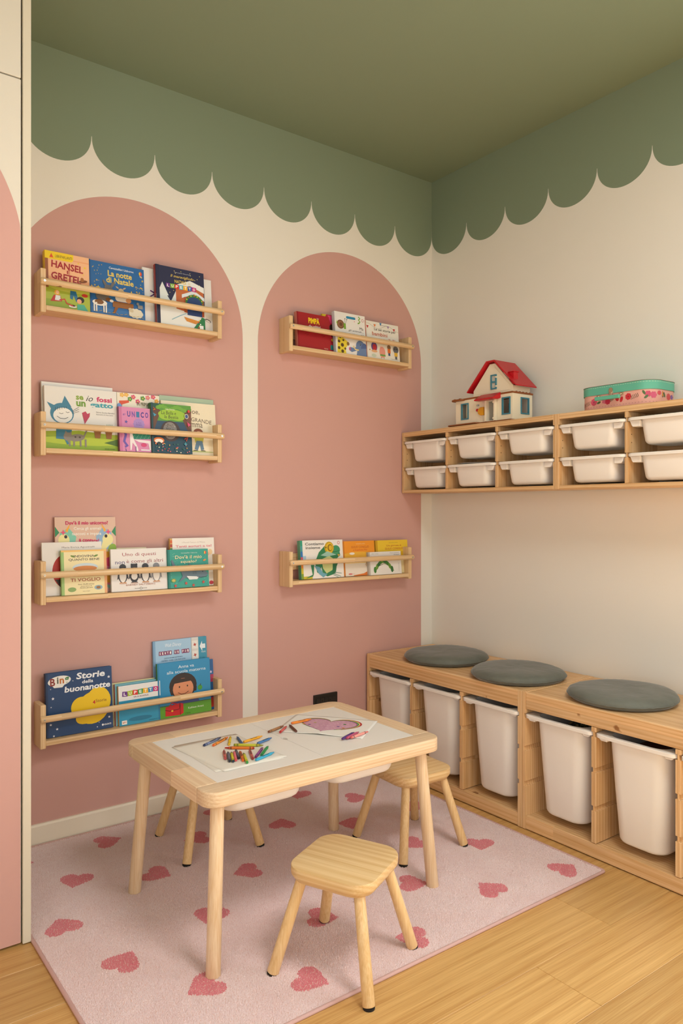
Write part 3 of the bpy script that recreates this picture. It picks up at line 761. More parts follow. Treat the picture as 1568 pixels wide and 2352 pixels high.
# --- the pictures -----------------------------------------------------------
def hinge(A, c='00000010'): pass
def a_hansel(A):
    A.rect(0, 0, 1, 1, 'f0a878'); A.rect(0, .55, 1, .88, 'f4bd90'); A.rect(0, 0, 1, .40, 'a8b83c'); A.ell(.6, .38, .55, .10, 'c6cc55'); A.ell(.2, .05, .5, .12, '8fa62f')
    A.rect(0, .34, .07, 1, '9a5a38'); A.rect(.0, .9, 1, 1, 'f4bd90'); A.poly([(0, .86), (.60, .86), (.64, .9), (.64, 1), (0, 1)], 'f2d21c'); A.poly([(.1, .885), (.19, .885), (.145, .965)], 'e2582a')
    A.text('LIBRIPARLANTI', .42, .925, .38, '3a3020', ht=.05)
    A.text('HANSEL', .5, .765, .72, 'a8202c', ht=.13, bold=.03, rot=-3); A.text('E', .52, .665, .07, 'a8202c', ht=.06, bold=.02); A.text('GRETEL', .47, .56, .68, 'a8202c', ht=.13, bold=.03, rot=-3)
    A.ell(.85, .545, .10, .035, '8a4a22', 12); A.ell(.83, .575, .04, .05, 'b06a2e'); A.star(.9, .80, .035, 'f2d21c'); A.star(.75, .86, .025, 'f2d21c'); A.star(.86, .67, .02, 'f2d21c')
    A.ell(.25, .27, .06, .06, 'e8b040'); A.poly([(.18, .22), (.32, .23), (.36, .12), (.1, .10)], 'b93428'); A.poly([(.22, .22), (.32, .22), (.33, .13), (.2, .13)], 'dfe5e6'); A.ell(.26, .275, .035, .04, 'f2c7a4')
    A.poly([(.55, .34), (.68, .34), (.74, .17), (.68, .15), (.62, .26), (.6, .18), (.54, .2)], '2c6f96'); A.ell(.78, .2, .085, .075, '2a2320'); A.ell(.75, .17, .055, .055, 'e7a987'); A.poly([(.7, .11), (.86, .12), (.95, .01), (.7, .01)], '4fae93')
    A.ell(.6, .06, .09, .03, 'e9e4da'); A.ell(.6, .075, .06, .02, '4a2118'); A.line([(.3, .14), (.42, .17), (.46, .1), (.6, .07)], .03, 'c43a2a'); A.ell(.88, .29, .07, .04, 'c43a2a')
def a_notte(A):
    A.rect(0, 0, 1, 1, '2a66a4'); A.rect(0, 0, 1, .14, '3a72ae')
    A.text('Carezzalibri Usborne', .58, .915, .45, 'e6e9ea', ht=.04, bold=.01); A.text('La notte', .55, .81, .44, 'e6c95a', ht=.11, bold=.025); A.text('di Natale', .55, .685, .50, 'e6c95a', ht=.11, bold=.025)
    rnd = random.Random(5)
    for i in range(46):
        u = rnd.choice([rnd.uniform(.03, .24), rnd.uniform(.84, .97)]); A.star(u, rnd.uniform(.45, .95), rnd.choice([.008, .012, .02]), 'd9b64a')
    A.star(.15, .5, .045, 'e8c648'); A.star(.75, .48, .06, 'e8c648')
    A.ell(.93, .90, .028, .034, 'd9423a'); A.ell(.915, .90, .012, .034, 'f0c63c'); A.poly([(.91, .855), (.95, .855), (.945, .84), (.915, .84)], 'e6e6e6')
    g = '6f6a66'; A.ell(.22, .36, .12, .10, g); A.rect(.14, .18, .17, .4, g); A.rect(.24, .18, .27, .4, g); A.ell(.33, .5, .075, .08, g); A.ell(.27, .60, .025, .07, g, 30); A.ell(.41, .60, .025, .07, g, -30)
    A.ell(.56, .5, .05, .05, 'cdb28c'); A.ell(.49, .56, .03, .012, 'cdb28c', -30); A.ell(.62, .56, .03, .012, 'cdb28c', 30)
    A.ell(.60, .385, .13, .07, 'd9a33a'); A.rrect(.45, .30, .72, .42, .05, 'e5ddd0'); A.ell(.69, .34, .05, .045, 'd69a68'); A.rect(.40, .18, .78, .29, '93602f'); A.poly([(.44, .18), (.5, .18), (.44, .06), (.40, .06)], '8a5628'); A.poly([(.70, .18), (.76, .18), (.80, .06), (.75, .06)], '8a5628')
    A.ell(.17, .22, .13, .055, 'e9e6df'); A.ell(.16, .235, .08, .045, '80552c'); 
    for u in (.07, .11, .24, .28): A.rect(u - .012, .05, u + .012, .22, 'e9e6df')
    A.ell(.33, .30, .055, .035, '80552c'); A.ell(.38, .285, .035, .025, 'e9e6df')
    for k in range(9): A.ell(.82 + .09 * math.cos(k * .7), .12 + .05 * math.sin(k * .7), .045, .045, 'ddd6c2')
    A.ell(.82, .12, .09, .06, 'ddd6c2'); A.ell(.73, .17, .05, .035, 'cbbd9e', -30); A.rect(.86, .22, .95, .29, '8f8f8c'); A.ell(.86, .31, .025, .025, '8f8f8c')
    for k in range(12): A.line([(.08 + .075 * k, .05 + .012 * (k % 3)), (.13 + .075 * k, .04 + .02 * ((k + 1) % 3))], .006, 'c9a63c')
    A.rect(.0, 0, .02, 1, '1f5590')
def a_whitezig(A):
    A.rect(0, 0, 1, 1, 'e6e3df'); A.line([(.10, .60), (.17, .56), (.24, .60)], .02, '5a2a6a'); A.line([(.08, .47), (.19, .58), (.25, .44), (.08, .45)], .018, '5a2a6a'); A.ell(.93, .22, .045, .02, '2a2a2a', -20); A.ell(.93, .215, .035, .014, 'e6e3df', -20)
def a_lupnat(A):
    A.rect(0, 0, 1, 1, '2c2f4e'); A.poly([(0, 0), (1, 0), (1, .32), (.6, .36), (.3, .42), (0, .5)], 'e4e6e2')
    rnd = random.Random(2)
    for i in range(22): A.ell(rnd.uniform(.07, .95), rnd.uniform(.55, .95), .008, .008, 'e5d27a', n=8)
    A.poly([(.02, .42), (.28, .42), (.22, .5), (.25, .5), (.13, .72), (.03, .52), (.07, .52)], 'dfe4e1'); A.poly([(.3, .42), (.5, .42), (.4, .6)], 'dfe4e1')
    A.poly([(.40, .30), (.98, .22), (.98, .66), (.75, .74), (.40, .66)], 'bf6a3e'); A.poly([(.34, .64), (.7, .73), (.99, .64), (.99, .74), (.7, .82), (.36, .69)], 'e8ebe8'); A.poly([(.52, .50), (.78, .60), (.99, .50), (.99, .56), (.78, .66), (.52, .56)], 'dbe4ea')
    A.poly([(.56, .26), (.98, .22), (.98, .50), (.78, .58), (.56, .52)], 'a9552f'); A.ell(.78, .45, .19, .16, '3e7d38'); A.ell(.78, .43, .155, .13, '2f4676'); A.rect(.625, .22, .935, .44, '2f4676'); A.star(.8, .585, .02, 'f0c040')
    for k in range(8): A.ell(.78 + .17 * math.cos(.4 * k), .45 + .12 * math.sin(.4 * k), .012, .012, ['d7322e', 'f2d04a'][k % 2], n=8)
    A.poly([(.55, .18), (.86, .14), (.80, .08), (.6, .11)], 'd08a3c'); A.poly([(.74, .0), (.99, .0), (.99, .2), (.93, .22)], '2f7a4c')
    for k in range(6): A.ell(.85 + .02 * (k % 3), .03 + .03 * k, .014, .014, ['d7322e', 'f2d04a', 'f0f0f0'][k % 3], n=8)
    A.rect(.87, .01, .95, .07, 'eeeeee'); A.line([(.3, .1), (.5, .2), (.6, .24)], .012, '7fb3c4')
    A.text('Orianne Lallemand - Eleonore Thuillier', .55, .92, .34, 'cfd3da', ht=.016); A.text('Il meraviglioso', .54, .845, .48, 'e2c867', ht=.06, shear=.25, bold=.005, rot=0); A.text('NATALE', .5, .765, .24, 'e2c867', ht=.055, bold=.015); A.text('DI', .68, .76, .04, 'e2c867', ht=.035)
    A.blocks('LUPETTO', .20, .82, .675, .075, ['6b2f86', '7ab03a', 'd7322e', '5cb0c8', 'f0b429', '3d62ae', 'c2337a'], 4)
    A.rect(.0, 0, .07, 1, '272a46')
def a_gatto(A):
    A.rect(0, 0, 1, 1, 'e6e3dd'); A.rect(0, 0, 1, .27, '8fae2f'); A.poly([(0, .27), (.45, .31), (1, .26), (1, .2), (0, .2)], 'a3bb3c'); A.ell(.5, .14, .6, .06, 'b2c63a'); A.poly([(.8, .13), (1, .2), (1, .08)], '4f6f2c')
    A.text('se', .475, .845, .105, '8aa838', ht=.07, bold=.035); A.text('io', .61, .845, .10, '2f2f33', ht=.09, shear=.4); A.text('fossi', .82, .845, .22, 'c83265', ht=.085, bold=.035)
    A.text('un', .49, .745, .13, '6f9a34', ht=.085, bold=.04); A.text('gatto', .78, .735, .33, '3f9fae', ht=.10, bold=.035)
    A.text('Paloma Sanchez Ibarzabal', .83, .63, .26, '4a4a4a', ht=.022); A.text('Illustrazioni di Anna Llenas', .82, .595, .24, '7a7a7a', ht=.022)
    T = '3f7f9c'; A.poly([(.03, .74), (.1, .60), (.2, .66)], T); A.poly([(.22, .70), (.27, .86), (.36, .68)], T); A.ell(.23, .57, .16, .145, T); A.ell(.24, .54, .13, .105, 'eceae4', 10)
    for k in range(6): A.line([(.14 + .03 * k, .60 + .012 * k), (.145 + .028 * k, .665 + .004 * k)], .005, '333333')
    A.line([(.16, .52), (.2, .49), (.26, .485), (.31, .51)], .007, '333333'); A.line([(.19, .575), (.22, .56), (.245, .575)], .006, '333333'); A.line([(.28, .60), (.305, .585), (.33, .60)], .006, '333333')
    for k in range(3): A.line([(.37, .58 + .02 * k), (.46, .62 + .035 * k)], .005, '444444')
    A.poly([(.15, .42), (.37, .41), (.33, .15), (.14, .16)], T); A.line([(.26, .18), (.3, .08)], .03, T)
    A.poly([(.535, .42), (.50, .60), (.55, .63), (.575, .59), (.61, .61), (.605, .55)], 'b93a58')
    C = '8a837a'; A.ell(.42, .19, .11, .05, C, 8); A.ell(.30, .2, .06, .06, C); A.poly([(.25, .23), (.27, .3), (.3, .25)], C); A.poly([(.31, .25), (.345, .29), (.35, .23)], C)
    for u in (.32, .38, .47, .54): A.rect(u - .012, .05, u + .012, .17, C)
    A.line([(.52, .22), (.56, .32), (.53, .42)], .02, C); A.ell(.40, .2, .012, .012, '4a443c'); A.ell(.46, .2, .014, .012, '4a443c')
    for u in (.66, .82): A.poly([(u, .32), (u + .10, .32), (u + .085, .2), (u + .015, .2)], '9a6a3e'); A.rect(u - .01, .31, u + .11, .345, '8a5a32')
    for k in range(5): A.poly([(.83 + .018 * k, .34), (.85 + .018 * k, .34), (.845 + .02 * k, .45)], '4f8a3a')
    A.text('EDELVIVES', .88, .03, .14, '3b4a20', ht=.018)
def a_spring(A):
    A.rect(0, 0, 1, 1, 'ece4d2'); A.poly([(.05, .86), (.28, .88), (.28, .84), (.12, .8), (.1, .6), (.05, .6)], 'd9583c')
    for u, v, c in ((.12, .96, 'e8b45a'), (.22, .97, 'e8b45a'), (.38, .94, 'd9507a'), (.48, .87, 'd9507a'), (.72, .95, 'e07a8a'), (.93, .9, 'e8a23a'), (.85, .97, 'd9507a'), (.3, .9, '5f9a4a'), (.6, .93, '5f9a4a')):
        for k in range(5): A.ell(u + .035 * math.cos(k * 1.256), v + .025 * math.sin(k * 1.256), .022, .022, c, n=8)
        A.ell(u, v, .015, .015, 'f0d060', n=8)
    A.text('IN PRIMAVERA', .68, .83, .44, '5a5a3a', ht=.06); A.text('Leggo una storia', .52, .715, .42, '4a4a4a', ht=.045, bold=.01); A.ell(.05, .75, .06, .09, '7aa0d8')
def a_unico(A):
    A.rect(0, 0, 1, 1, 'd68ab4'); A.rect(0, 0, .09, 1, 'c9769f'); A.text('gi', .16, .83, .08, '5a4a9a', ht=.05); A.letters('UNICO', .24, .95, .845, .13, ['5a4a9a', '7a54a8', '3a7aa8', '4f3f92', '6a4aa0'], .04)
    A.star(.22, .665, .07, '7a3f8a', 5, 80, .3); A.star(.22, .665, .05, '4a6ab8', 5, 40, .3); A.star(.62, .63, .19, 'a98ac8', 12, 0, .85); A.text('IL TUO', .62, .655, .16, '6a4a9a', ht=.03)
    A.text('MONDO', .62, .61, .18, '6a4a9a', ht=.03); A.poly([(.38, .44), (.98, .44), (.98, .30), (.42, .28)], '2f8a72'); 
    for k in range(24): A.ell(.42 + .024 * k, .31 + .03 * (k % 5), .009, .009, 'b8d8c0', n=6)
    A.poly([(.32, .45), (.40, .42), (.44, .28), (.56, .1), (.58, .02), (.52, .02), (.48, .12), (.4, .2), (.36, .03), (.32, .03)], 'ece4e4'); A.poly([(.42, .28), (.98, .26), (.98, .05), (.94, .05), (.9, .2), (.6, .22)], 'ece4e4'); A.line([(.1, .46), (.2, .38), (.14, .22), (.24, .12), (.16, .1)], .07, '6a5ab0'); A.ell(.76, .16, .09, .06, 'd04a7a')
    A.line([(.5, .0), (.5, .12)], .02, '5a4a8a'); A.line([(.2, .0), (.18, .06)], .02, '5a4a8a'); A.rect(.66, .03, .95, .06, 'e8e0e4')
def a_bella(A):
    A.rect(0, 0, 1, 1, '35506a'); A.rect(0, .65, 1, 1, '5f9a3e'); A.rect(0, .0, 1, .35, '1f4658'); A.poly([(0, .3), (.25, .85), (.1, .95), (0, .9)], '6a4a3c'); A.poly([(1, .3), (.78, .7), (.85, .9), (1, .88)], '6a4638'); A.poly([(.1, .9), (.3, 1), (.0, 1)], '2f5a4a'); A.poly([(.85, .62), (1, .9), (1, .5)], '7a5040')
    for k in range(12): A.ell(.18 + .06 * k, .92 + .03 * math.sin(k), .05, .045, '71ab3f', n=10)
    A.ell(.52, .79, .34, .12, '9cc23c'); A.ell(.38, .75, .18, .09, '9cc23c'); A.ell(.66, .75, .18, .09, '9cc23c')
    A.text('Fiabe illustrate', .48, .895, .22, 'e9e6d6', ht=.03); A.text('La Bella e', .44, .82, .36, '3f3a28', ht=.07, shear=.1); A.text('la Bestia', .50, .74, .34, '3f3a28', ht=.065, shear=.1)
    A.ell(.47, .45, .24, .24, '4a3c3a'); A.ell(.46, .46, .17, .20, '8d8680')
    rnd = random.Random(4)
    for i in range(60): A.ell(.46 + rnd.uniform(-.13, .13), .46 + rnd.uniform(-.13, .13), .014, .011, rnd.choice(['5f5955', 'aaa49c', '756e69']), n=6)
    for i in range(46): A.ell(rnd.uniform(.03, .97), rnd.uniform(.02, .2), .016, .014, rnd.choice(['c84a4a', 'e2a050', 'dfd6c0', '3f7f6a', '2f6a5a', 'd86a7a']), n=7)
    A.ell(.17, .25, .13, .07, 'd8742f'); A.ell(.17, .235, .10, .05, 'efe6d8'); A.ell(.17, .19, .05, .035, '2a3a3a'); A.poly([(.04, .92), (.1, .88), (.03, .84), (.11, .86)], 'e2782e'); A.poly([(.05, .8), (.13, .76), (.07, .72)], '4a9ab8'); A.poly([(.88, .66), (.97, .6), (.9, .56)], 'd8507a'); A.star(.82, .2, .05, '4a9ab0', 4); A.line([(.8, .3), (.88, .34), (.84, .26)], .03, 'b8482e'); A.ell(.93, .88, .03, .034, 'd9423a'); A.ell(.87, .77, .05, .06, 'cfc8ba'); A.ell(.87, .77, .035, .045, '3f5a8a')
    A.rect(0, 0, .05, 1, '274a52')
def a_grande(A):
    A.rect(0, 0, 1, 1, 'ebe0c4'); A.text('Cloe,', .57, .83, .25, '5a4634', ht=.11); A.text('LA GRANDE', .66, .675, .52, '5a4634', ht=.075, rot=-6); A.text('mamma', .57, .575, .35, '5a4634', ht=.08)
    A.ell(.66, .44, .09, .07, '8a4a2c'); A.ell(.67, .41, .07, .05, 'e2b088'); A.poly([(.58, .34), (.76, .34), (.74, .24), (.6, .24)], 'b8b44a'); A.poly([(.62, .28), (.73, .28), (.76, .12), (.7, .1), (.68, .2), (.64, .1), (.58, .12)], '5f7f9a'); A.line([(.58, .33), (.5, .40)], .03, 'b8b44a'); A.ell(.6, .085, .05, .018, '3a3028'); A.ell(.74, .085, .05, .018, '3a3028'); A.ell(.66, .075, .3, .012, 'b9bf7a')
def a_plainc(c): 
    def f(A): A.rect(0, 0, 1, 1, c)
    return f
def a_unicorno(A):
    A.rect(0, 0, 1, 1, 'd9b8a4'); A.rect(0, 0, 1, .45, 'e2b8b4'); P = 'e8df9e'
    for k in range(10): A.ell(.9 - .02 * k, .12 + .05 * k, .10, .10, ['9ccfc4', 'e88aa8', 'f0b84a', '8fc46a'][k % 4], n=12)
    for s, u0 in ((1, .0), (-1, 1.0)):
        def q(u): return u0 + s * u
        A.poly([(q(0), .88), (q(.07), .80), (q(0), .74)], '2f8a5a'); A.poly([(q(.08), .80), (q(.22), .86), (q(.34), .74), (q(.3), .6), (q(.05), .55)], '7cc4ae' if s > 0 else '8fb0d0'); A.ell(q(.14), .70, .09, .10, P); A.poly([(q(.08), .66), (q(.22), .70), (q(.26), .58), (q(.2), .55)], P); A.ell(q(.17), .745, .025, .028, '2a2a33'); A.poly([(q(.16), .82), (q(.2), .8), (q(.25), .92)], 'f0a83a'); A.star(q(.13), .80, .05, 'e0507a', 4, 0, .4); A.ell(q(.06), .56, .08, .10, '8aae3a'); A.ell(q(.16), .49, .12, .06, 'e8a83a')
    A.ell(.46, .50, .12, .09, '6aaede'); A.ell(.9, .40, .12, .08, 'e0507a'); A.ell(.88, .2, .14, .1, 'f0b040')
    A.text("Dov'è il mio unicorno?", .52, .925, .70, 'c81f5e', ht=.05, bold=.03); A.text('Cerca gli animali', .525, .845, .45, 'f4efe6', ht=.05, bold=.02); A.text('nascosti e impara', .51, .775, .48, 'f4efe6', ht=.05, bold=.02); A.text('a contare!', .545, .695, .33, 'd0235e', ht=.055, bold=.03, rot=-5)
def a_agost(A):
    A.rect(0, 0, 1, 1, 'e4e0dc'); A.text('Maria Enrica Agostinelli', .60, .895, .55, '4a4444', ht=.04); A.ell(.42, .45, .26, .30, 'b02c22', 0, 24, 60, 300); A.ell(.43, .58, .05, .06, '241c1a'); A.ell(.40, .40, .05, .06, '241c1a'); A.poly([(.20, .30), (.5, .30), (.46, .06), (.28, .16)], '3a3230')
def a_indov(A):
    A.rect(0, 0, 1, 1, 'ece0b0'); A.rect(0, 0, .06, 1, '9cc27a'); A.rect(.94, 0, 1, 1, 'e2a878'); A.rect(0, .96, 1, 1, 'ecc070'); A.text('INDOVINA', .5, .86, .45, '3f3a44', ht=.055, bold=.01); A.text('QUANTO BENE', .5, .78, .68, '3f3a44', ht=.06, bold=.01)
    A.ell(.25, .86, .05, .02, '6f8a3f', -20); A.ell(.76, .86, .05, .02, '6f8a3f', 20); A.ell(.52, .61, .28, .09, 'c8d8e0'); A.ell(.52, .58, .26, .06, 'd88a4a'); A.ell(.5, .46, .30, .06, '7a9a4a'); A.ell(.52, .445, .22, .04, 'a0b45a')
    A.text('TI VOGLIO', .52, .33, .66, 'a4482e', ht=.075, bold=.01); A.text("Sam McBratney", .53, .225, .36, '5a4a3a', ht=.035); A.text('illustrazioni di', .53, .185, .24, '7a6a5a', ht=.022); A.text('Anita Jeram', .53, .145, .28, '5a4a3a', ht=.035); A.ell(.22, .12, .09, .05, '8aa868'); A.ell(.80, .14, .09, .05, '8fb0c0'); A.ell(.80, .14, .05, .03, '9a6a3e'); A.text('Il gioco di leggere', .53, .07, .16, '7a6a5a', ht=.02)
def a_uno(A):
    A.rect(0, 0, 1, 1, 'e6e2de'); A.text('Uno di questi', .50, .855, .60, '9c2f3a', ht=.105); A.text('non', .155, .675, .165, '3a3a78', ht=.065); A.text('è come gli altri', .60, .69, .66, '8e3a40', ht=.11)
    for k in range(4):
        u = .20 + .20 * k; g = '3a3a3e' if k < 3 else '8a8a8e'; A.ell(u, .40, .085, .15, g); A.ell(u, .37, .06, .115, 'ece9e4' if k != 1 else '303034'); A.ell(u, .57, .06, .055, g); A.poly([(u - .085, .42), (u - .10, .28), (u - .06, .32)], g); A.poly([(u + .085, .42), (u + .10, .28), (u + .06, .32)], g); A.poly([(u - .02, .55), (u + .02, .55), (u, .52)], 'd89a4a')
        A.ell(u - .03, .20, .03, .012, 'c88a4a' if k != 1 else '303034'); A.ell(u + .03, .20, .03, .012, 'c88a4a' if k != 1 else '303034'); A.ell(u, .185, .07, .01, 'c7aa9a')
    A.ell(.36, .62, .02, .022, '303034'); A.ell(.44, .62, .02, .022, '303034'); A.ell(.4, .345, .055, .06, 'ece9e4'); A.text('BARNEY SALTZBERG', .51, .145, .52, 'b07a68', ht=.04); A.text('SALANI       EDITORE', .51, .055, .22, '4a4a4a', ht=.022); A.ell(.51, .055, .022, .022, '4a4a4a'); A.ell(.51, .055, .016, .016, 'e6e2de')
def a_tanti(A):
    A.rect(0, 0, 1, 1, 'e9e2da'); A.rect(0, 0, .05, 1, 'c8a05a'); A.rect(.0, .82, .05, .88, 'b03a2a'); A.rect(.0, .7, .05, .8, '4a8a5a'); A.rect(0, .9, .05, .96, 'd0662e'); A.text('I Piccoli Cantori di Milano', .53, .91, .52, 'b8a8a0', ht=.03); A.text('Tanti auguri a te!', .53, .825, .82, 'd88a90', ht=.065, bold=.03)
    A.ell(.9, .70, .05, .06, 'e8c89a'); A.ell(.84, .66, .03, .04, 'e0b0a0'); A.ell(.9, .06, .05, .04, 'c84a5a')
def a_squalo(A):
    A.rect(0, 0, 1, 1, '2f9a8a'); A.rect(0, 0, .05, 1, '1f7a70')
    rnd = random.Random(9)
    for i in range(60): A.ell(rnd.choice([rnd.uniform(.07, .2), rnd.uniform(.85, .96), rnd.uniform(.05, .95)]), rnd.uniform(.1, .92), .005, .005, 'a8d8cc', n=6)
    A.text('Carezzalibri Usborne', .52, .905, .40, 'd6ece6', ht=.028, shear=.2); A.text("Dov'è il mio", .50, .80, .66, 'eee4b8', ht=.095, shear=.05, bold=.01); A.text('squalo?', .50, .67, .40, 'eee4b8', ht=.095, shear=.05, bold=.01); A.ell(.92, .9, .03, .036, 'd9423a'); A.ell(.905, .9, .013, .036, 'f0c63c'); A.ell(.90, .70, .04, .02, 'd88a3a', 20); A.ell(.92, .56, .035, .018, 'c8503a', 20)
    G = '5f7684'; A.poly([(.17, .52), (.4, .56), (.66, .53), (.88, .44), (.98, .34), (.93, .27), (.8, .26), (.7, .2), (.5, .21), (.42, .26), (.34, .20), (.24, .15), (.34, .30), (.3, .42)], G); A.poly([(.1, .58), (.17, .44), (.34, .46), (.2, .54), (.1, .74), (.07, .7)], G); A.poly([(.5, .52), (.62, .51), (.5, .64)], G); A.poly([(.44, .30), (.74, .27), (.7, .2), (.5, .2)], 'dfe3e2'); A.line([(.70, .27), (.80, .24), (.95, .27)], .012, '2f4450'); A.ell(.84, .40, .012, .012, '1a2a30')
    for k in range(4): A.line([(.60 + .025 * k, .34), (.595 + .025 * k, .42)], .006, '3a5260')
    for u, v in ((.16, .06), (.42, .11), (.85, .12), (.6, .05)): A.star(u, v, .045, 'c8463a', 6, 15, .4)
    A.ell(.12, .2, .06, .045, '7aa04a'); A.ell(.12, .2, .035, .028, 'c8b060')
def a_bing(A):
    A.rect(0, 0, 1, 1, '23446f'); A.rect(0, 0, .03, 1, '1b365a'); rnd = random.Random(11)
    for u, v, r in ((.95, .83, .025), (.8, .62, .022), (.72, .65, .014), (.93, .68, .012), (.1, .6, .025), (.07, .75, .01), (.4, .84, .01), (.07, .47, .012), (.06, .2, .02), (.15, .12, .022), (.1, .02, .018), (.96, .3, .015), (.94, .18, .022), (.75, .05, .012), (.95, .5, .01), (.66, .6, .01), (.78, .12, .01)): A.star(u, v, r, 'e2e4ea')
    A.ell(.70, .43, .28, .19, 'edc41c', 22); A.ell(.52, .40, .16, .16, 'edc41c'); A.ell(.78, .46, .19, .22, 'edc41c'); A.ell(.62, .27, .20, .12, 'edc41c', 20); A.ell(.70, .33, .24, .20, 'edc41c', 20)
    A.ell(.2, .865, .17, .075, 'f0ece4', 4); A.poly([(.06, .84), (.36, .90), (.24, .76), (.12, .765)], 'f0ece4')
    A.text('B', .10, .855, .075, '8e3a34', ht=.12, bold=.03); A.text('i', .175, .875, .022, '4a4a30', ht=.10, bold=.03); A.text('n', .235, .86, .065, 'c8702c', ht=.08, bold=.03); A.text('g', .31, .86, .065, '3f7a3c', ht=.11, bold=.03)
    A.text('Storie', .67, .905, .44, 'eef0f2', ht=.105, bold=.03, shear=.1); A.text('della', .62, .805, .17, 'eef0f2', ht=.055, bold=.02, shear=.1); A.text('buonanotte', .62, .715, .70, 'eef0f2', ht=.095, bold=.03, shear=.1)
    A.text('4', .71, .455, .04, 'c8202a', ht=.06, bold=.03); A.text('Storie', .82, .47, .17, '9a6a1c', ht=.05, bold=.01); A.text("sogni d'oro!", .76, .30, .36, 'c02428', ht=.075, bold=.02, shear=.1); A.ell(.835, .07, .016, .016, 'eef0f2'); A.text('GIUNTI', .91, .07, .11, 'eef0f2', ht=.026, bold=.02)
def a_lupsc(A):
    A.rect(0, 0, 1, 1, '2f94b8'); A.rect(0, .62, 1, 1, 'e9e6e2'); A.blocks('LUPETTO', .09, .95, .80, .125, ['6b2f86', 'a8bc2a', 'd7322e', '3f9a4a', 'f0b429', '3d8ab8', 'c2337a'], 4, .004); A.text('VA A SCUOLA', .53, .685, .36, '7a2a4a', ht=.04, bold=.01); A.text('Orianne Lallemand', .82, .60, .28, '1f4a5c', ht=.02); A.text('Eleonore Thuillier', .82, .57, .28, '1f4a5c', ht=.02)
    A.ell(.5, .13, .28, .05, '22789a'); A.rect(.06, .03, .18, .13, 'eeeae4'); A.text('gio', .12, .08, .08, 'd06a2a', ht=.05, bold=.02); A.text('GRIBAUDO', .83, .045, .26, '1f4a5c', ht=.022)
def a_anna(A):
    A.rect(0, 0, 1, 1, '2f8cba'); A.rect(0, 0, 1, .22, '5a9a2c'); A.line([(0, .22), (1, .22)], .008, '1f2a20'); A.rect(0, 0, .03, 1, '277aa4'); A.text('Anna va', .54, .90, .30, 'e4eef0', ht=.055, bold=.0); A.text('alla scuola materna', .545, .815, .74, 'e4eef0', ht=.055)
    # a plain child with a dark bob and a jumper
    A.poly([(.30, .32), (.72, .32), (.78, .22), (.26, .22)], '3c4f8c'); A.ell(.47, .55, .26, .22, '33251c'); A.poly([(.21, .50), (.73, .50), (.72, .42), (.24, .40)], '33251c'); A.ell(.47, .49, .195, .185, 'd98f66'); A.poly([(.27, .60), (.67, .62), (.60, .68), (.36, .68)], '33251c'); A.ell(.40, .53, .013, .016, '2a1c14'); A.ell(.55, .535, .013, .016, '2a1c14'); A.line([(.37, .43), (.43, .395), (.5, .395), (.57, .435)], .010, '3a2418')
    A.ell(.79, .47, .045, .045, '4a9a3a'); A.line([(.79, .5), (.81, .54)], .01, '33251c')
    A.poly([(.13, .20), (.40, .24), (.46, .22), (.46, .05), (.40, .02), (.12, .035)], 'c41f26'); A.line([(.12, .15), (.2, .12), (.38, .13), (.40, .24)], .012, '5a0c10'); A.line([(.40, .02), (.40, .24)], .010, '5a0c10'); A.ell(.25, .115, .02, .016, 'e0b83c'); A.line([(.2, .21), (.25, .26), (.34, .23)], .02, 'b01a20')
    A.text('Kathleen Amant', .70, .125, .30, 'e4ead6', ht=.035); A.text('Clavis', .54, .035, .10, '2a4a1c', ht=.025)
def a_dis(A):
    A.rect(0, 0, 1, 1, '8fb8d4'); A.rect(0, .0, .72, 1, 'a4c6de'); A.rect(.83, 0, 1, 1, '3a92ac'); A.rect(.70, 0, .84, 1, 'd8d4cc'); A.rect(.70, .0, .705, 1, '5a7a8a'); A.rect(.0, .0, .04, 1, '7ea6c6')
    A.text('Walt Disney', .37, .925, .30, 'eef2f6', ht=.06, shear=.3); A.blocks("SENTI UN PO'", .10, .66, .83, .055, ['7a2f5a', '8a3a66'], 5); A.text('QUESTO E UN LIBRO ELETTRONICO', .36, .76, .34, '3a5a7a', ht=.02); A.text('CHE PARLA - SUONA - CON TANTI SUONI', .36, .73, .44, '3a5a7a', ht=.02); A.text('LA', .36, .69, .05, 'c8a83a', ht=.025, bold=.01); A.text('SIRENETTA', .36, .645, .34, 'd0b044', ht=.05, bold=.015)
    for v in (.9, .76, .64): A.rect(.715, v - .055, .825, v + .055, 'e8e4dc'); A.star(.77, v, .035, 'b84a3a', 4, 20, .5)
    A.poly([(.86, .87), (.91, .94), (.91, .9), (.97, .9), (.97, .84), (.91, .84), (.91, .8)], 'e4eef0'); A.ell(.93, .68, .045, .05, '2f829c'); A.text('PREMI', .93, .79, .08, 'd8e8ec', ht=.02)
def a_bluebk(A):
    A.rect(0, 0, 1, 1, '2a5f96'); A.rect(.9, .55, 1, .7, 'b03a5a'); A.ell(.95, .15, .06, .09, 'b8362a'); A.ell(.95, .3, .05, .05, '3a2a6a'); A.star(.95, .75, .03, 'e4d8f0')
def a_pimpa(A):
    A.rect(0, 0, 1, 1, 'a01e24'); A.rect(0, 0, .05, 1, '8a181e'); A.text('PiMPA', .52, .80, .34, 'f0cf1c', ht=.16, bold=.04); A.text('che rabbia!', .53, .64, .36, 'f2e8e0', ht=.085, bold=.02); A.text('Altan', .64, .89, .07, 'f2e8e0', ht=.03); A.ell(.85, .55, .055, .055, 'e8d8c4'); A.line([(.22, .40), (.3, .44), (.26, .36), (.34, .40)], .012, '7a1014'); A.line([(.72, .42), (.8, .46), (.76, .38), (.84, .42)], .012, '7a1014'); A.text('FRANCO COSIMO PANINI', .86, .06, .12, 'e8c8b8', ht=.03)
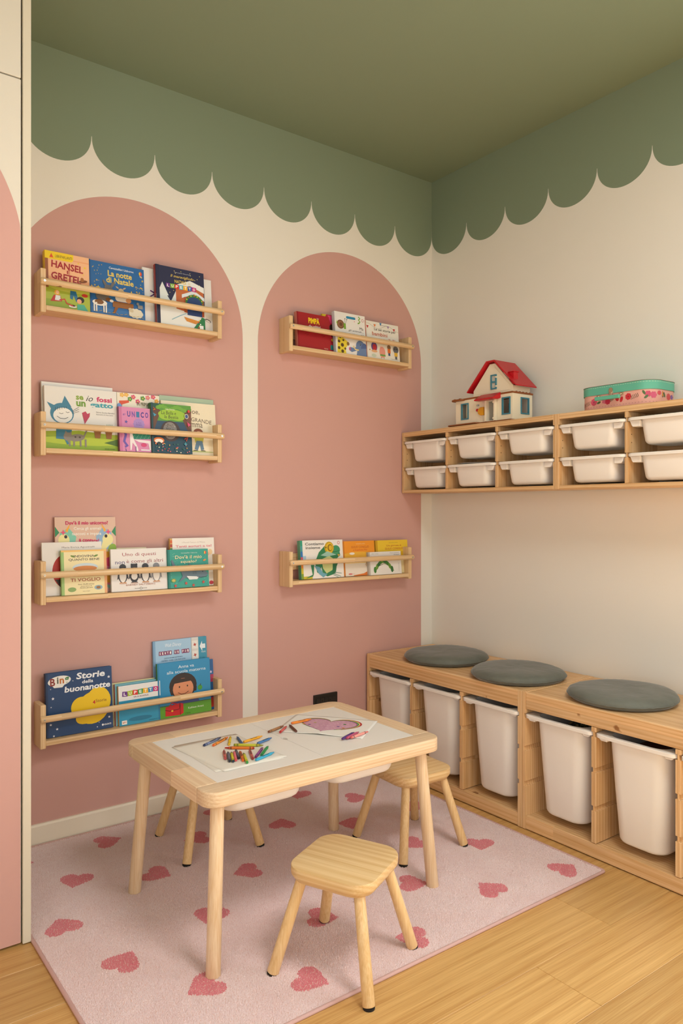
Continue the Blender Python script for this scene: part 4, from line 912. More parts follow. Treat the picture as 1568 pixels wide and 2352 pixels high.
def a_redbk(A):
    A.rect(0, 0, 1, 1, 'b0243a'); A.poly([(0, .8), (0, 1), (.15, 1)], 'd8b82a'); A.poly([(.2, .98), (.6, .98), (.5, .8), (.3, .78)], 'd8407a'); A.ell(.4, .6, .2, .2, '4a2418'); A.star(.4, .6, .22, '3a1c12', 9, 0, .7); A.ell(.35, .35, .06, .05, 'e8c83a'); A.ell(.3, .15, .08, .08, '2f8a8a')
def a_anim(A):
    A.rect(0, 0, 1, 1, 'e8e5e1'); A.ell(.18, .70, .12, .12, '7a5438'); A.ell(.18, .70, .085, .085, '94684a'); A.ell(.19, .70, .05, .05, '6a4830'); A.rect(.28, .60, .35, .74, '7aa83a'); A.poly([(.04, .72), (.07, .8), (.08, .68)], '8ab83a'); A.line([(.31, .74), (.33, .84)], .008, '4a4a3a'); A.line([(.34, .74), (.39, .83)], .008, '4a4a3a'); A.ell(.33, .85, .014, .014, '3a3a2a'); A.ell(.39, .84, .014, .014, '3a3a2a')
    A.rrect(.37, .865, .68, .925, .05, '2f88b0'); A.line([(.78, .96), (.83, .92), (.78, .88), (.83, .84), (.79, .80), (.75, .79)], .035, '7aa83a'); A.ell(.92, .88, .04, .04, 'c8323a'); A.ell(.92, .88, .03, .03, 'e8e5e1'); A.star(.64, .82, .02, 'd8507a')
    A.text('Ma', .86, .67, .13, '3a3a3a', ht=.07, shear=.15); A.text('gli animali...', .68, .585, .5, '3a3a3a', ht=.055, shear=.1); A.text('sono tutti uguali?', .57, .50, .72, '3a3a3a', ht=.055, shear=.1)
    Y = 'e0cc3a'; A.poly([(.03, 0), (.32, 0), (.30, .12), (.4, .24), (.38, .3), (.28, .36), (.16, .42), (.06, .36)], Y); A.ell(.39, .25, .045, .05, '8a6a3a')
    for u, v, r in ((.1, .28, .04), (.2, .2, .05), (.09, .12, .04), (.2, .05, .045), (.24, .32, .03), (.29, .12, .03), (.14, .38, .025)): A.ell(u, v, r, r, '5a4426')
    E = '6a82ac'; A.ell(.80, .22, .15, .17, E); A.ell(.93, .14, .12, .20, '52689a'); A.poly([(.66, .0), (1, .0), (1, .2), (.7, .16)], E); A.poly([(.42, .10), (.5, .06), (.68, .12), (.7, .22), (.58, .17), (.46, .18)], E); A.ell(.44, .135, .028, .045, 'c85a8a'); A.line([(.56, .22), (.62, .14), (.74, .13)], .035, 'e8d08a'); A.ell(.80, .28, .022, .024, '1f1f28'); A.ell(.795, .285, .008, .008, 'f0f0f0')
def a_sei(A):
    A.rect(0, 0, 1, 1, 'e8e4da'); A.rect(0, 0, .03, 1, 'd8d2c6')
    for k in range(12): A.line([(.03 + .08 * k, .88 + .06 * math.sin(k * .8 + 1.5)), (.11 + .08 * k, .88 + .06 * math.sin(k * .8 + 2.3))], .005, '8a7a6a')
    for u, v, c in ((.05, .83, 'c8323a'), (.27, .89, 'd8742f'), (.45, .95, '3a7ab0'), (.68, .90, 'a88ab8'), (.86, .85, 'c8323a')): A.poly([(u - .035, v + .04), (u + .035, v + .04), (u, v - .04)], c)
    A.text('Ludovica Cima', .56, .935, .26, '6a6a6a', ht=.02); A.text('Le sei storie per', .58, .79, .66, '4a443c', ht=.085, bold=.008); A.text('bambini', .41, .675, .46, 'c05a30', ht=.10, bold=.01); A.text('sensibili', .62, .545, .52, 'c05a30', ht=.10, bold=.01)
    A.ell(.22, .32, .09, .11, '5a4a8a'); A.ell(.23, .30, .06, .08, 'b8323a'); A.ell(.22, .2, .09, .03, 'e0a87a'); A.ell(.46, .2, .09, .13, 'e29a8a'); A.rect(.39, .09, .55, .14, '6aa04a'); A.poly([(.38, .28), (.42, .36), (.44, .29)], 'e29a8a'); A.rect(.41, .03, .44, .1, 'e29a8a'); A.rect(.49, .03, .52, .1, 'e29a8a')
    A.ell(.67, .36, .055, .055, '8a6a4a'); A.rect(.625, .2, .715, .32, 'd8742f'); A.rect(.64, .13, .7, .2, '3a4a7a'); A.ell(.88, .32, .085, .085, '6a6a6c'); A.rect(.83, .14, .93, .24, 'e0b43a'); A.rect(.85, .06, .91, .14, '5a5a5c'); A.ell(.85, .34, .014, .014, '1a1a1a'); A.ell(.91, .34, .014, .014, '1a1a1a'); A.text('il battello a vapore', .84, .05, .24, '6a6a6a', ht=.02); A.ell(.08, .22, .02, .02, 'c8a080'); A.ell(.2, .08, .07, .04, 'c8d4c0')
def a_cont(A):
    A.rect(0, 0, 1, 1, 'e9e5e0')
    for i, c in enumerate(('7a9c2e', 'c8b82e', 'e08a2c', 'd85a6a', '2f78b8', '4a9a9a', '2f9a7a')): A.rect(0, i / 7, .05, (i + 1) / 7, c)
    A.rect(.05, 0, .25, .07, 'c8b82e'); A.rect(.05, .42, .12, .6, 'a8c8dc'); A.text('Contiamo', .33, .905, .44, '5a5a5a', ht=.07, bold=.02); A.text('insieme', .29, .805, .34, '5a5a5a', ht=.065, bold=.02); A.ell(.90, .92, .03, .03, 'c8323a'); A.ell(.90, .92, .022, .022, 'e9e5e0')
    G = '2f7f52'; A.poly([(.32, .42), (.42, .68), (.56, .84), (.72, .72), (.92, .66), (.93, .58), (.84, .50), (.88, .42), (.8, .22), (.72, .08), (.6, .04), (.5, .1), (.46, .3), (.42, .12), (.36, .16)], G); A.ell(.83, .73, .10, .09, '3f9468'); A.ell(.67, .79, .11, .12, 'c8a01c'); A.ell(.68, .79, .085, .095, 'e2bc2c'); A.ell(.69, .79, .06, .07, '8a6a14'); A.ell(.70, .79, .04, .05, 'd8b02a'); A.ell(.595, .80, .012, .016, '2a2010')
    A.poly([(.48, .5), (.66, .58), (.78, .48), (.72, .2), (.58, .12), (.5, .26)], 'c9cf8c'); A.poly([(.46, .6), (.62, .7), (.84, .6), (.6, .56)], '9cc4b4'); A.poly([(.22, .36), (.3, .36), (.28, .12), (.12, .04), (.1, .02), (.26, .06)], G); A.poly([(.3, .34), (.4, .12), (.5, .02), (.6, .1), (.5, .14), (.42, .3)], '6aa4b8'); A.poly([(.74, .46), (.86, .5), (.8, .12), (.72, .08)], '2a7048')
    A.line([(.76, .10), (.92, .02)], .014, '8aa49a'); A.line([(.74, .08), (.86, .0)], .014, '8aa49a'); A.line([(.78, .14), (.94, .10)], .014, '8aa49a'); A.line([(.74, .70), (.80, .68), (.9, .70)], .008, '1f5a3a'); A.poly([(.86, .62), (.93, .6), (.88, .54)], 'c8a84a')
def a_giulio(A):
    A.rect(0, 0, 1, 1, 'e8952a'); A.rect(0, 0, 1, .5, 'e4dcd0'); A.ell(.5, .5, .7, .16, 'eab23c'); A.poly([(0, .34), (1, .3), (1, .5), (0, .5)], 'eccf8a'); A.rect(0, 0, 1, .36, 'e6ddd0'); A.poly([(.3, .02), (.62, .06), (1, .24), (1, 0), (.3, 0)], 'dc7a34'); A.rect(0, 0, .05, 1, 'c87a24')
    A.text('NICOLETTA COSTA', .56, .915, .28, 'f0dcae', ht=.022); A.text('GIULIO CONIGLIO', .54, .825, .56, 'c0662a', ht=.065, bold=.01); A.text('e il pulcino Pio', .54, .735, .44, 'c84a2a', ht=.06); A.ell(.28, .64, .08, .03, 'f0e8da'); A.ell(.8, .62, .06, .03, 'b8ccd8')
    A.rect(.74, .24, .80, .38, 'c8242a'); A.line([(.68, .30), (.72, .38), (.70, .26)], .012, 'b88a3a'); A.ell(.2, .06, .06, .02, 'd87a7a'); A.text('FRANCO COSIMO PANINI', .26, .06, .14, 'c08a8a', ht=.02)
def a_giorn(A):
    A.rect(0, 0, 1, 1, 'e0b62a'); A.rect(0, .66, 1, 1, 'e6c234'); A.rect(0, 0, .06, 1, 'c89a20'); A.rect(.06, 0, 1, .45, 'e2d4a4'); A.text('NICOLETTA COSTA', .55, .92, .28, '8a6a3a', ht=.022); A.text('Una giornata di', .56, .83, .46, 'b85a2a', ht=.06, bold=.01); A.text('GIULIO CONIGLIO', .56, .745, .56, 'b85a2a', ht=.062, bold=.01); A.ell(.88, .07, .03, .03, 'b8a080'); A.ell(.88, .07, .022, .022, 'e2d4a4')
def a_bruco(A):
    A.rect(0, 0, 1, 1, 'e6e2dc'); A.rect(0, 0, .04, 1, 'bdb6ac'); A.text('ERIC CARLE', .20, .92, .20, '7a8a8a', ht=.035); A.text('Il piccolissimo', .80, .93, .28, '4a4a5a', ht=.05, shear=.2); A.text('bruco', .86, .86, .16, '4a4a5a', ht=.05, shear=.2)
    # plain leaf sprig in the place of the picture
    for k in range(9):
        u = .18 + .065 * k; v = .22 + .36 * math.sin(math.pi * k / 8); A.ell(u, v, .075, .042, ['3f7f34', '6a9a3c', '2f6a3a'][k % 3], 90 - 22 * k)
    A.line([(.16, .12), (.3, .38), (.46, .48), (.62, .38), (.76, .14)], .012, '4a6a2c'); A.text('MONDADORI', .92, .3, .2, '8a8a8a', ht=.03, rot=90)
G1 = 'picture books on the top left ledge'; G2 = 'picture books on the second left ledge'; G3 = 'picture books on the third left ledge'; G4 = 'picture books on the lowest left ledge'; G5 = 'picture books on the upper right ledge'; G6 = 'picture books on the lower right ledge'
book('orange and green fairy tale book with dark red lettering and a yellow band', -1.943, -1.785, 2.141, 's1', -.030, .026, 'f0a878', 'e8c020', 'board', a_hansel, grp=G1)
book('bright blue book with a yellow title, golden stars and farm animals', -1.784, -1.571, 2.140, 's1', -.030, .022, '2a66a4', '2a66a4', 'board', a_notte, grp=G1)
book('large white book half hidden behind the night-blue Christmas book', -1.570, -1.274, 2.158, 's1', -.024, .012, 'e6e3df', 'e6e3df', 'hard', a_whitezig, grp=G1)
book('night-blue Christmas book with red spine, snowy house and coloured letter blocks', -1.527, -1.319, 2.172, 's1', -.042, .018, '2c2f4e', '9a2f2c', 'board', a_lupnat, grp=G1)
book('plain white book behind the blue cat-hood book', -1.947, -1.686, 1.675, 's2', -.022, .010, 'e2e0dc', 'cfcabf', 'hard', a_plainc('e4e2de'), grp=G2)
book('white and grass green book with a child in a blue cat hood', -1.942, -1.677, 1.659, 's2', -.036, .012, 'e6e3dd', 'dedad2', 'hard', a_gatto, grp=G2)
book('cream book with flowers and a red letter, behind the pink book', -1.671, -1.499, 1.661, 's2', -.022, .012, 'ece4d2', '7a9a6a', 'board', a_spring, grp=G2, cr=.004)
book('small pink board book with purple lettering', -1.677, -1.552, 1.601, 's2', -.042, .024, 'd68ab4', '8a4a6a', 'board', a_unico, grp=G2, cr=.006)
book('dark forest fairy tale book with a lime green title patch', -1.552, -1.381, 1.626, 's2', -.046, .022, '35506a', '2f6a3a', 'board', a_bella, grp=G2)
book('pale green book, only its top edge showing above the cream one', -1.496, -1.259, 1.667, 's2', -.020, .008, 'a9bfa6', 'a9bfa6', 'hard', a_plainc('a9bfa6'), grp=G2)
book('cream book with brown title and a walking child in dungarees', -1.495, -1.258, 1.645, 's2', -.031, .009, 'ebe0c4', 'ddd0b2', 'hard', a_grande, grp=G2)
book('tall beige unicorn counting book, highest on its ledge', -1.899, -1.673, 1.184, 's3', -.020, .010, 'd9b8a4', 'c89a8a', 'board', a_unicorno, grp=G3)
book('white book with a big ladybird, leftmost on its ledge', -1.950, -1.734, 1.093, 's3', -.034, .010, 'e4e0dc', 'd4cec6', 'hard', a_agost, grp=G3)
book('small cream yellow book with green and orange borders', -1.889, -1.723, 1.064, 's3', -.050, .012, 'ece0b0', '9cc27a', 'hard', a_indov, grp=G3)
book('thin cream book peeping out behind the penguin book', -1.672, -1.553, 1.066, 's3', -.024, .006, 'e0d4b4', 'e0d4b4', 'hard', a_plainc('e0d4b4'), grp=G3)
book('white book with four penguins and a dark red title', -1.705, -1.482, 1.062, 's3', -.044, .013, 'e6e2de', 'd8d2ca', 'hard', a_uno, grp=G3)
book('off-white book with pink title standing behind the shark book', -1.458, -1.264, 1.097, 's3', -.026, .014, 'e9e2da', 'c8a05a', 'board', a_tanti, grp=G3)
book('teal board book with a grey shark', -1.481, -1.306, 1.053, 's3', -.047, .018, '2f9a8a', '1f7a70', 'board', a_squalo, grp=G3)
book('thick dark blue bedtime book with a yellow patch and white stars', -1.939, -1.698, .621, 's4', -.034, .020, '23446f', '1b365a', 'hard', a_bing, grp=G4)
book('blue and white school book with a row of coloured letter blocks', -1.677, -1.510, .543, 's4', -.050, .010, '2f94b8', 'd08a1c', 'hard', a_lupsc, grp=G4)
book('thin red-spined book second behind the letter block school book', -1.686, -1.514, .549, 's4', -.0385, .009, '3a9ab8', 'b8322a', 'hard', a_plainc('7ab0b8'), grp=G4)
book('thin pale book last behind the letter block school book', -1.692, -1.520, .552, 's4', -.028, .008, 'd8d0a0', 'a8281f', 'hard', a_plainc('d8d0a0'), grp=G4)
book('large sky blue and green book with a dark-haired child and red satchel', -1.520, -1.293, .607, 's4', -.048, .012, '2f8cba', '3a7a2c', 'hard', a_anna, grp=G4)
book('blue book wedged behind the red satchel book, its edge showing', -1.505, -1.270, .596, 's4', -.035, .009, '2a5f96', '2a5f96', 'hard', a_bluebk, grp=G4)
book('tall pale blue sound book rising above the red satchel book', -1.521, -1.289, .690, 's4', -.020, .010, '8fb8d4', '7ea6c6', 'hard', a_dis, grp=G4)
book('dark red book with a yellow title at the left of its ledge', -.870, -.692, 2.090, 'r1', -.038, .020, 'a01e24', 'c87a6a', 'board', a_pimpa, grp=G5)
book('crimson book half hidden between the dark red and the snail book', -.712, -.560, 2.109, 'r1', -.022, .012, 'b0243a', 'd8b82a', 'board', a_redbk, grp=G5)
book('white animal book with a snail, a giraffe and an elephant', -.664, -.487, 2.123, 'r1', -.042, .022, 'e8e5e1', 'cfd4d8', 'board', a_anim, grp=G5)
book('white book with bunting, orange title and small animals', -.480, -.276, 2.109, 'r1', -.042, .018, 'e8e4da', 'd0642a', 'hard', a_sei, grp=G5)
book('white counting book with a big green frog and rainbow spine', -.852, -.617, 1.073, 'r2', -.036, .024, 'e9e5e0', '5a9a7a', 'board', a_cont, grp=G6, cr=.026)
book('orange book with an orange hill beside the frog book', -.610, -.420, 1.064, 'r2', -.030, .020, 'e8952a', 'b06a1c', 'board', a_giulio, grp=G6)
book('yellow book at the right end behind the leaf book', -.407, -.203, 1.063, 'r2', -.028, .016, 'e0b62a', 'b88a1c', 'board', a_giorn, grp=G6)
book('small white book with a green picture leaning before the yellow one', -.472, -.270, 1.010, 'r2', -.050, .016, 'e6e2dc', 'b4ada4', 'board', a_bruco, grp=G6)

# ------------------------------------------------------------ papers on the table
ZL = ZT - .0012
def sheet(name, c4, h, label, mat, nu=14, nv=12, th=.0004):
    """c4: four corners in order; h(u,v): lift"""
    P = [Vector(p) for p in c4]
    def at(u, v):
        q = (P[0] * (1-u) + P[1] * u) * (1-v) + (P[3] * (1-u) + P[2] * u) * v
        return Vector((q.x, q.y, ZL + .0004 + h(u, v)))
    c = at(.5, .5); c.z = ZL + .0004
    t = empty(name, c, label=label, cat='paper')
    V = [tuple(at(i/nu, j/nv) - c) for i in range(nu + 1) for j in range(nv + 1)]
    o = MB().add(V, [(i*(nv+1)+j, i*(nv+1)+j+1, (i+1)*(nv+1)+j+1, (i+1)*(nv+1)+j) for i in range(nu) for j in range(nv)]).build('sheet', mat, t, smooth=60)
    md = o.modifiers.new('thickness', 'SOLIDIFY'); md.thickness = th; md.offset = 0
    return t, (lambda u, v, l=0.0: at(u, v) - c + Vector((0, 0, l)))
PAPER = plain('drawing_paper', 'e6e1d6', .75, .25); PAPER2 = plain('tissue_paper', 'e9e6df', .7, .25)
sheet('paper_sheet', [(-1.742, -.682), (-1.715, -.973), (-1.506, -.965), (-1.533, -.674)], lambda u, v: .0007 + .0004 * max(0, u - .75) * 4 * (1 - v), 'blank white sheet under the crayons on the left lid, upper one', PAPER)
sheet('paper_sheet', [(-1.730, -.672), (-1.735, -.958), (-1.52, -.972), (-1.516, -.675)], lambda u, v: .0001, 'blank white sheet showing beneath the upper sheet under the crayons', PAPER)
uu = Vector((.602, -.799)); vv = Vector((-.799, -.602)); pc = Vector((-1.2265, -.7825))
cc = [pc - uu*.1485 - vv*.105, pc + uu*.1485 - vv*.105, pc + uu*.1485 + vv*.105, pc - uu*.1485 + vv*.105]
def ph(u, v):
    return .0009 + .0042 * max(0, 1 - abs(u - .5) / .30) ** 1.4 * (.35 + .65 * v) + .0005 * math.sin(9*u + 4*v) * math.sin(5*v + 1)
dt, dat = sheet('heart_drawing', cc, ph, 'crumpled white paper with a pink crayon heart drawing', PAPER2, 28, 20, .0003)
def crayon_fill(name, c1, c2):
    m, nt, b = newmat(name); N = nt.nodes.new; L = nt.links.new
    tc = N('ShaderNodeTexCoord'); mp = N('ShaderNodeMapping'); mp.inputs['Rotation'].default_value = (0, 0, .5); mp.inputs['Scale'].default_value = (900, 60, 1); L(tc.outputs['Object'], mp.inputs['Vector'])
    n = N('ShaderNodeTexNoise'); n.inputs['Scale'].default_value = 1.0; n.inputs['Detail'].default_value = 3; L(mp.outputs[0], n.inputs['Vector'])
    mr = N('ShaderNodeMapRange'); mr.inputs['From Min'].default_value = .35; mr.inputs['From Max'].default_value = .65; L(n.outputs['Fac'], mr.inputs['Value'])
    mx = N('ShaderNodeMix'); mx.data_type = 'RGBA'; L(mr.outputs['Result'], mx.inputs[0]); mx.inputs[6].default_value = lin(c1); mx.inputs[7].default_value = lin(c2); L(mx.outputs[2], b.inputs['Base Color']); b.inputs['Roughness'].default_value = .7
    return m
def hpt(a, k=1.0):
    """heart outline in the sheet's u,v: lobes along -v (to the back)"""
    x = 16 * math.sin(a) ** 3; y = 13 * math.cos(a) - 5 * math.cos(2*a) - 2 * math.cos(3*a) - math.cos(4*a)
    return .50 + x / 16 * .31 * k, .53 - (y + 2.5) / 14.5 * .36 * k
NA = 64; rs = []
V = []; Fh = []
for q in range(7):
    for i in range(NA): u, v = hpt(2 * math.pi * i / NA, max(.02, q / 6)); V.append(tuple(dat(u, v, .0005)))
for q in range(6):
    for i in range(NA): Fh.append((q*NA+i, q*NA+(i+1) % NA, (q+1)*NA+(i+1) % NA, (q+1)*NA+i))
MB().add(V, Fh).build('crayon_heart', crayon_fill('pink_crayon_scribble', 'b5779a', 'd9b3bf'), dt)
def hline(a0, a1, k0, k1, col, lift):
    n = 40; V = []
    for i in range(n + 1):
        a = a0 + (a1 - a0) * i / n
        for k in (k0, k1): u, v = hpt(a, k); V.append(tuple(dat(u, v, lift)))
    MB().add(V, [(2*i, 2*i+1, 2*i+3, 2*i+2) for i in range(n)]).build('crayon_line', plain('crayon_' + col, col, .6), dt)
hline(-2.55, 2.2, 1.00, 1.035, 'a04a86', .0007); hline(.10, 2.35, 1.04, 1.09, '3f8a4a', .0008); hline(-2.2, -.05, 1.03, 1.07, '4a8a4f', .0008); hline(.2, 2.3, 1.09, 1.13, 'e0cf7a', .0009); hline(-2.0, -.1, 1.07, 1.10, 'c8b07a', .0009); hline(.05, 2.2, 1.13, 1.19, 'b8282c', .001); hline(-1.5, -.02, 1.10, 1.14, 'b0522c', .001)
for u, v, c in ((.22, .50, 'd98a2a'), (.70, .57, 'd98a2a'), (.68, .38, '3f8a4a'), (.29, .53, '4a3a86'), (.63, .52, '5a3a8a'), (.33, .40, 'b8a84a')):
    V = [tuple(dat(u + .018 * math.cos(a), v + .020 * math.sin(a), .001)) for a in [2*math.pi*i/12 for i in range(12)]]
    MB().add(V, [tuple(range(12))]).build('crayon_dot', plain('crayon_' + c, c, .6), dt)

# ------------------------------------------------------------ crayons
CR = [((-1.662,-.738),(-1.582,-.697),'7b85a6','1f2f5a','navy crayon with grey-blue wrapper, leftmost on the table',1,'oval'),
 ((-1.639,-.755),(-1.563,-.708),'e08a34','e0641c','orange crayon right of the navy leftmost crayon',1,'oval'),
 ((-1.596,-.777),(-1.552,-.706),'d8b82c','d8a81c','yellow crayon standing apart, between the orange and blue ones',1,''),
 ((-1.558,-.788),(-1.537,-.720),'4a5f80','44587a','short slate blue crayon pointing at the back of the table',0,''),
 ((-1.547,-.782),(-1.469,-.763),'e6a42c','e09a1c','golden yellow crayon with black lettering',0,'text'),
 ((-1.520,-.820),(-1.455,-.797),'4a76a8','3f6a9e','blue crayon at the right of the left pile',0,'text'),
 ((-1.586,-.789),(-1.516,-.847),'c2bf3c','8a8a24','olive yellow crayon lying across the top of the pile',1,''),
 ((-1.551,-.853),(-1.622,-.798),'d8742c','a82a1c','red-tipped orange crayon lying across the pile',1,''),
 ((-1.668,-.889),(-1.634,-.815),'c86a62','b04a4a','dusty red crayon, first of the row in the pile',1,'oval'),
 ((-1.668,-.915),(-1.632,-.836),'6a6a76','1f2430','dark grey crayon with black end, second of the row',1,''),
 ((-1.6615,-.9235),(-1.625,-.845),'c8c03a','1f3040','yellow-wrapped crayon with a dark end, third of the row',1,''),
 ((-1.650,-.919),(-1.616,-.845),'d8707a','d0505a','pink crayon in the middle of the row',0,''),
 ((-1.634,-.907),(-1.603,-.831),'5a5a62','16181e','charcoal crayon with black end, fifth of the row',1,''),
 ((-1.635,-.934),(-1.600,-.852),'d8743a','e0601c','orange crayon in the row beside the green-ended one',1,'oval'),
 ((-1.634,-.956),(-1.601,-.875),'c8c43a','2f8a3c','yellow-wrapped crayon with bright green end, nearest the front',1,''),
 ((-1.604,-.936),(-1.570,-.857),'c87068','8a2a26','red crayon leaning towards the purple one',1,'oval'),
 ((-1.590,-.928),(-1.528,-.864),'8a4a86','7a2a66','plum crayon beside the green one',1,''),
 ((-1.568,-.923),(-1.508,-.863),'2f8a4a','1f7a3c','green crayon between the plum and the light blue one',0,''),
 ((-1.603,-.951),(-1.524,-.923),'3fa8c8','2f9ac0','light blue crayon at the front right of the pile',0,'text'),
 ((-1.430,-.736),(-1.354,-.708),'a87850','7a4424','brown crayon across the gap of the two lids',1,''),
 ((-1.403,-.764),(-1.349,-.719),'c8605a','b02a2a','red crayon at the left corner of the heart drawing',0,''),
 ((-1.355,-.787),(-1.333,-.710),'6a4434','5a3022','dark brown crayon at the left corner of the heart drawing',0,''),
 ((-1.317,-.700),(-1.237,-.700),'e88a34','e0701c','orange crayon lying on the heart drawing',0,'text'),
 ((-1.285,-.943),(-1.212,-.910),'5a3a7a','4a2a6a','purple crayon at the right of the heart drawing',0,''),
 ((-1.2685,-.945),(-1.197,-.915),'c05a7a','b84a6a','raspberry crayon between the purple and the light pink one',0,''),
 ((-1.255,-.949),(-1.170,-.930),'e89a90','d8685f','light pink crayon at the right of the heart drawing',1,'')]
BLKI = plain('crayon_black_print', '1b1a1a', .6)
for i, (p, q, wcol, xcol, lab, bands, deco) in enumerate(CR):
    P = Vector(p); Q = Vector(q); Lc = (Q - P).length; ang = math.atan2((Q - P).y, (Q - P).x); on_draw = i >= 19
    z0 = ZL + (.0016 if i < 19 else (.0022 if i in (19, 20, 21) else .0026))
    if i == 19: z0 = ZL + .0016
    t = empty('crayon', (P.x, P.y, z0), ang, label=lab, cat='crayon', group='wax crayons on the play table')
    r = .0042
    def ring(x, k): return [(x, r * k * math.cos(a), r + r * k * math.sin(a)) for a in [2*math.pi*j/14 for j in range(14)]]
    MB().rings([ring(0, .80), ring(.0012, .90), ring(Lc - .0125, .90), ring(Lc - .0120, .72), ring(Lc - .001, .40), ring(Lc, .28)]).build('wax', plain('wax_' + xcol, xcol, .4, .5), t, smooth=40)
    MB().rings([ring(.0055, .93), ring(.006, 1.0), ring(Lc - .0150, 1.0), ring(Lc - .0145, .93)]).build('wrapper', plain('wrapper_' + wcol, wcol, .65, .3), t, smooth=40)
    if bands:
        for x in (.0095, .0125, Lc - .0215, Lc - .0185):
            MB().rings([ring(x, 1.015), ring(x + .0016, 1.015)], False, False).build('printed_band', BLKI, t, smooth=40)
    if deco:
        A = Art(Lc, .010)
        if deco == 'text': A.text('CRAYOLA', .50, .50, .38, '1b1a1a', ht=.34, bold=.02)
        else: A.ell(.50, .50, .20, .026, '1b1a1a'); A.text('Crayola', .50, .50, .28, wcol, ht=.26, bold=.02)
        xd = Vector((math.cos(ang), math.sin(ang))); flip = 1 if xd.dot(Vector((.8, -.6))) > 0 else -1
        a0 = math.pi/2 - .75 * Vector((-.52, -.85)).dot(Vector((-xd.y, xd.x)))
        def fn(x, y, l, Lc=Lc, flip=flip, a0=a0):
            a = a0 - flip * (y - .005) / r
            return (x if flip > 0 else Lc - x, (r * 1.02 + l) * math.cos(a), r + (r * 1.02 + l) * math.sin(a))
        A.wrap(fn, t, 'printed_lettering', .00001)

# ------------------------------------------------------------ toy house
hs = empty('toy_house', (0, 0, 1.5965), label='white toy house with red roof and blue window frames on the wall frame', cat='toy house')
HW = plain('house_white', 'ede2c8', .4, .45); HR = plain('house_red', 'c01420', .35, .5); HB = plain('house_blue', '3f8296', .4, .45); HBR = plain('house_brown', '8e5228', .5, .4)
FX, BX, YL, YR, ZG = -.182, -.052, -.353, -.690, .1185
def holed(mb, axis, at, th, a0, a1, b0, b1, holes):
    """panel across axis (0: spans y,z / 1: spans x,z) with rectangular holes (a0,a1,b0,b1)"""
    As = sorted({a0, a1, *[h[0] for h in holes], *[h[1] for h in holes]}); Bs = sorted({b0, b1, *[h[2] for h in holes], *[h[3] for h in holes]})
    for i in range(len(As) - 1):
        for j in range(len(Bs) - 1):
            ca, cb = (As[i] + As[i+1]) / 2, (Bs[j] + Bs[j+1]) / 2
            if any(h[0] < ca < h[1] and h[2] < cb < h[3] for h in holes): continue
            if axis == 0: mb.box(at, at + th, As[i], As[i+1], Bs[j], Bs[j+1])
            else: mb.box(As[i], As[i+1], at, at + th, Bs[j], Bs[j+1])
def weld(mb, name, mat, parent, bevel=0):
    me = mb.mesh(name); bm = bmesh.new(); bm.from_mesh(me); bmesh.ops.remove_doubles(bm, verts=bm.verts, dist=1e-5)
    inner = [f for f in bm.faces if any(g is not f and len(set(f.verts) & set(g.verts)) == 4 for e in f.edges for g in e.link_faces)]
    bmesh.ops.delete(bm, geom=inner, context='FACES'); bmesh.ops.dissolve_limit(bm, angle_limit=.01, verts=bm.verts, edges=bm.edges); bmesh.ops.recalc_face_normals(bm, faces=bm.faces); bm.to_mesh(me); bm.free()
    return link(name, me, mat, parent)
W1 = (-.430, -.392, .033, .099); W2 = (-.675, -.636, .033, .100); DR = (-.595, -.553, .011, .094)
m = MB(); holed(m, 0, FX, .006, YR, YL, .006, ZG, [W1, W2, DR]); weld(m, 'front_wall', HW, hs)
m = MB(); holed(m, 1, YR, .006, FX + .006, BX, .006, ZG, [(-.125, -.078, .036, .100)]); weld(m, 'side_wall', HW, hs)
MB().box(FX + .006, BX, YL - .006, YL, .006, ZG).build('side_wall', HW, hs)
MB().box(FX + .006, BX - .02, -.545, -.541, .006, ZG).build('partition', HW, hs)
MB().box(FX + .02, FX + .024, -.52, -.40, .006, ZG).build('partition', HW, hs)
MB().box(FX - .016, BX + .01, YR - .004, YL + .018, 0, .006).build('base_plate', HBR, hs, bevel=.002)
MB().prism(rrect(-.185, -.41, .045, .19, .02), .003, .0085, 2).build('door_step', HBR, hs, bevel=.0015)
up = MB().box(FX - .002, BX + .004, YR - .003, YL + .004, ZG, ZG + .008).build('upper_floor', HBR, hs, bevel=.0015)
MB().prism(rrect(FX + .005, -.372, .05, .075, .02), ZG - .002, ZG + .006, 2).build('balcony', HBR, hs, bevel=.0015)
for y in (-.352, -.385): MB().tube((FX - .005, y, ZG + .006), (FX - .005, y, ZG + .0095), .0062, n=14).build('stud', HBR, hs, smooth=40)
for k in range(5): MB().tube((BX - .012 - .022 * k + .0, YR + .004, ZG + .008), (BX - .012 - .022 * k, YR + .004, ZG + .011), .0045, n=12).build('stud', HBR, hs, smooth=40)
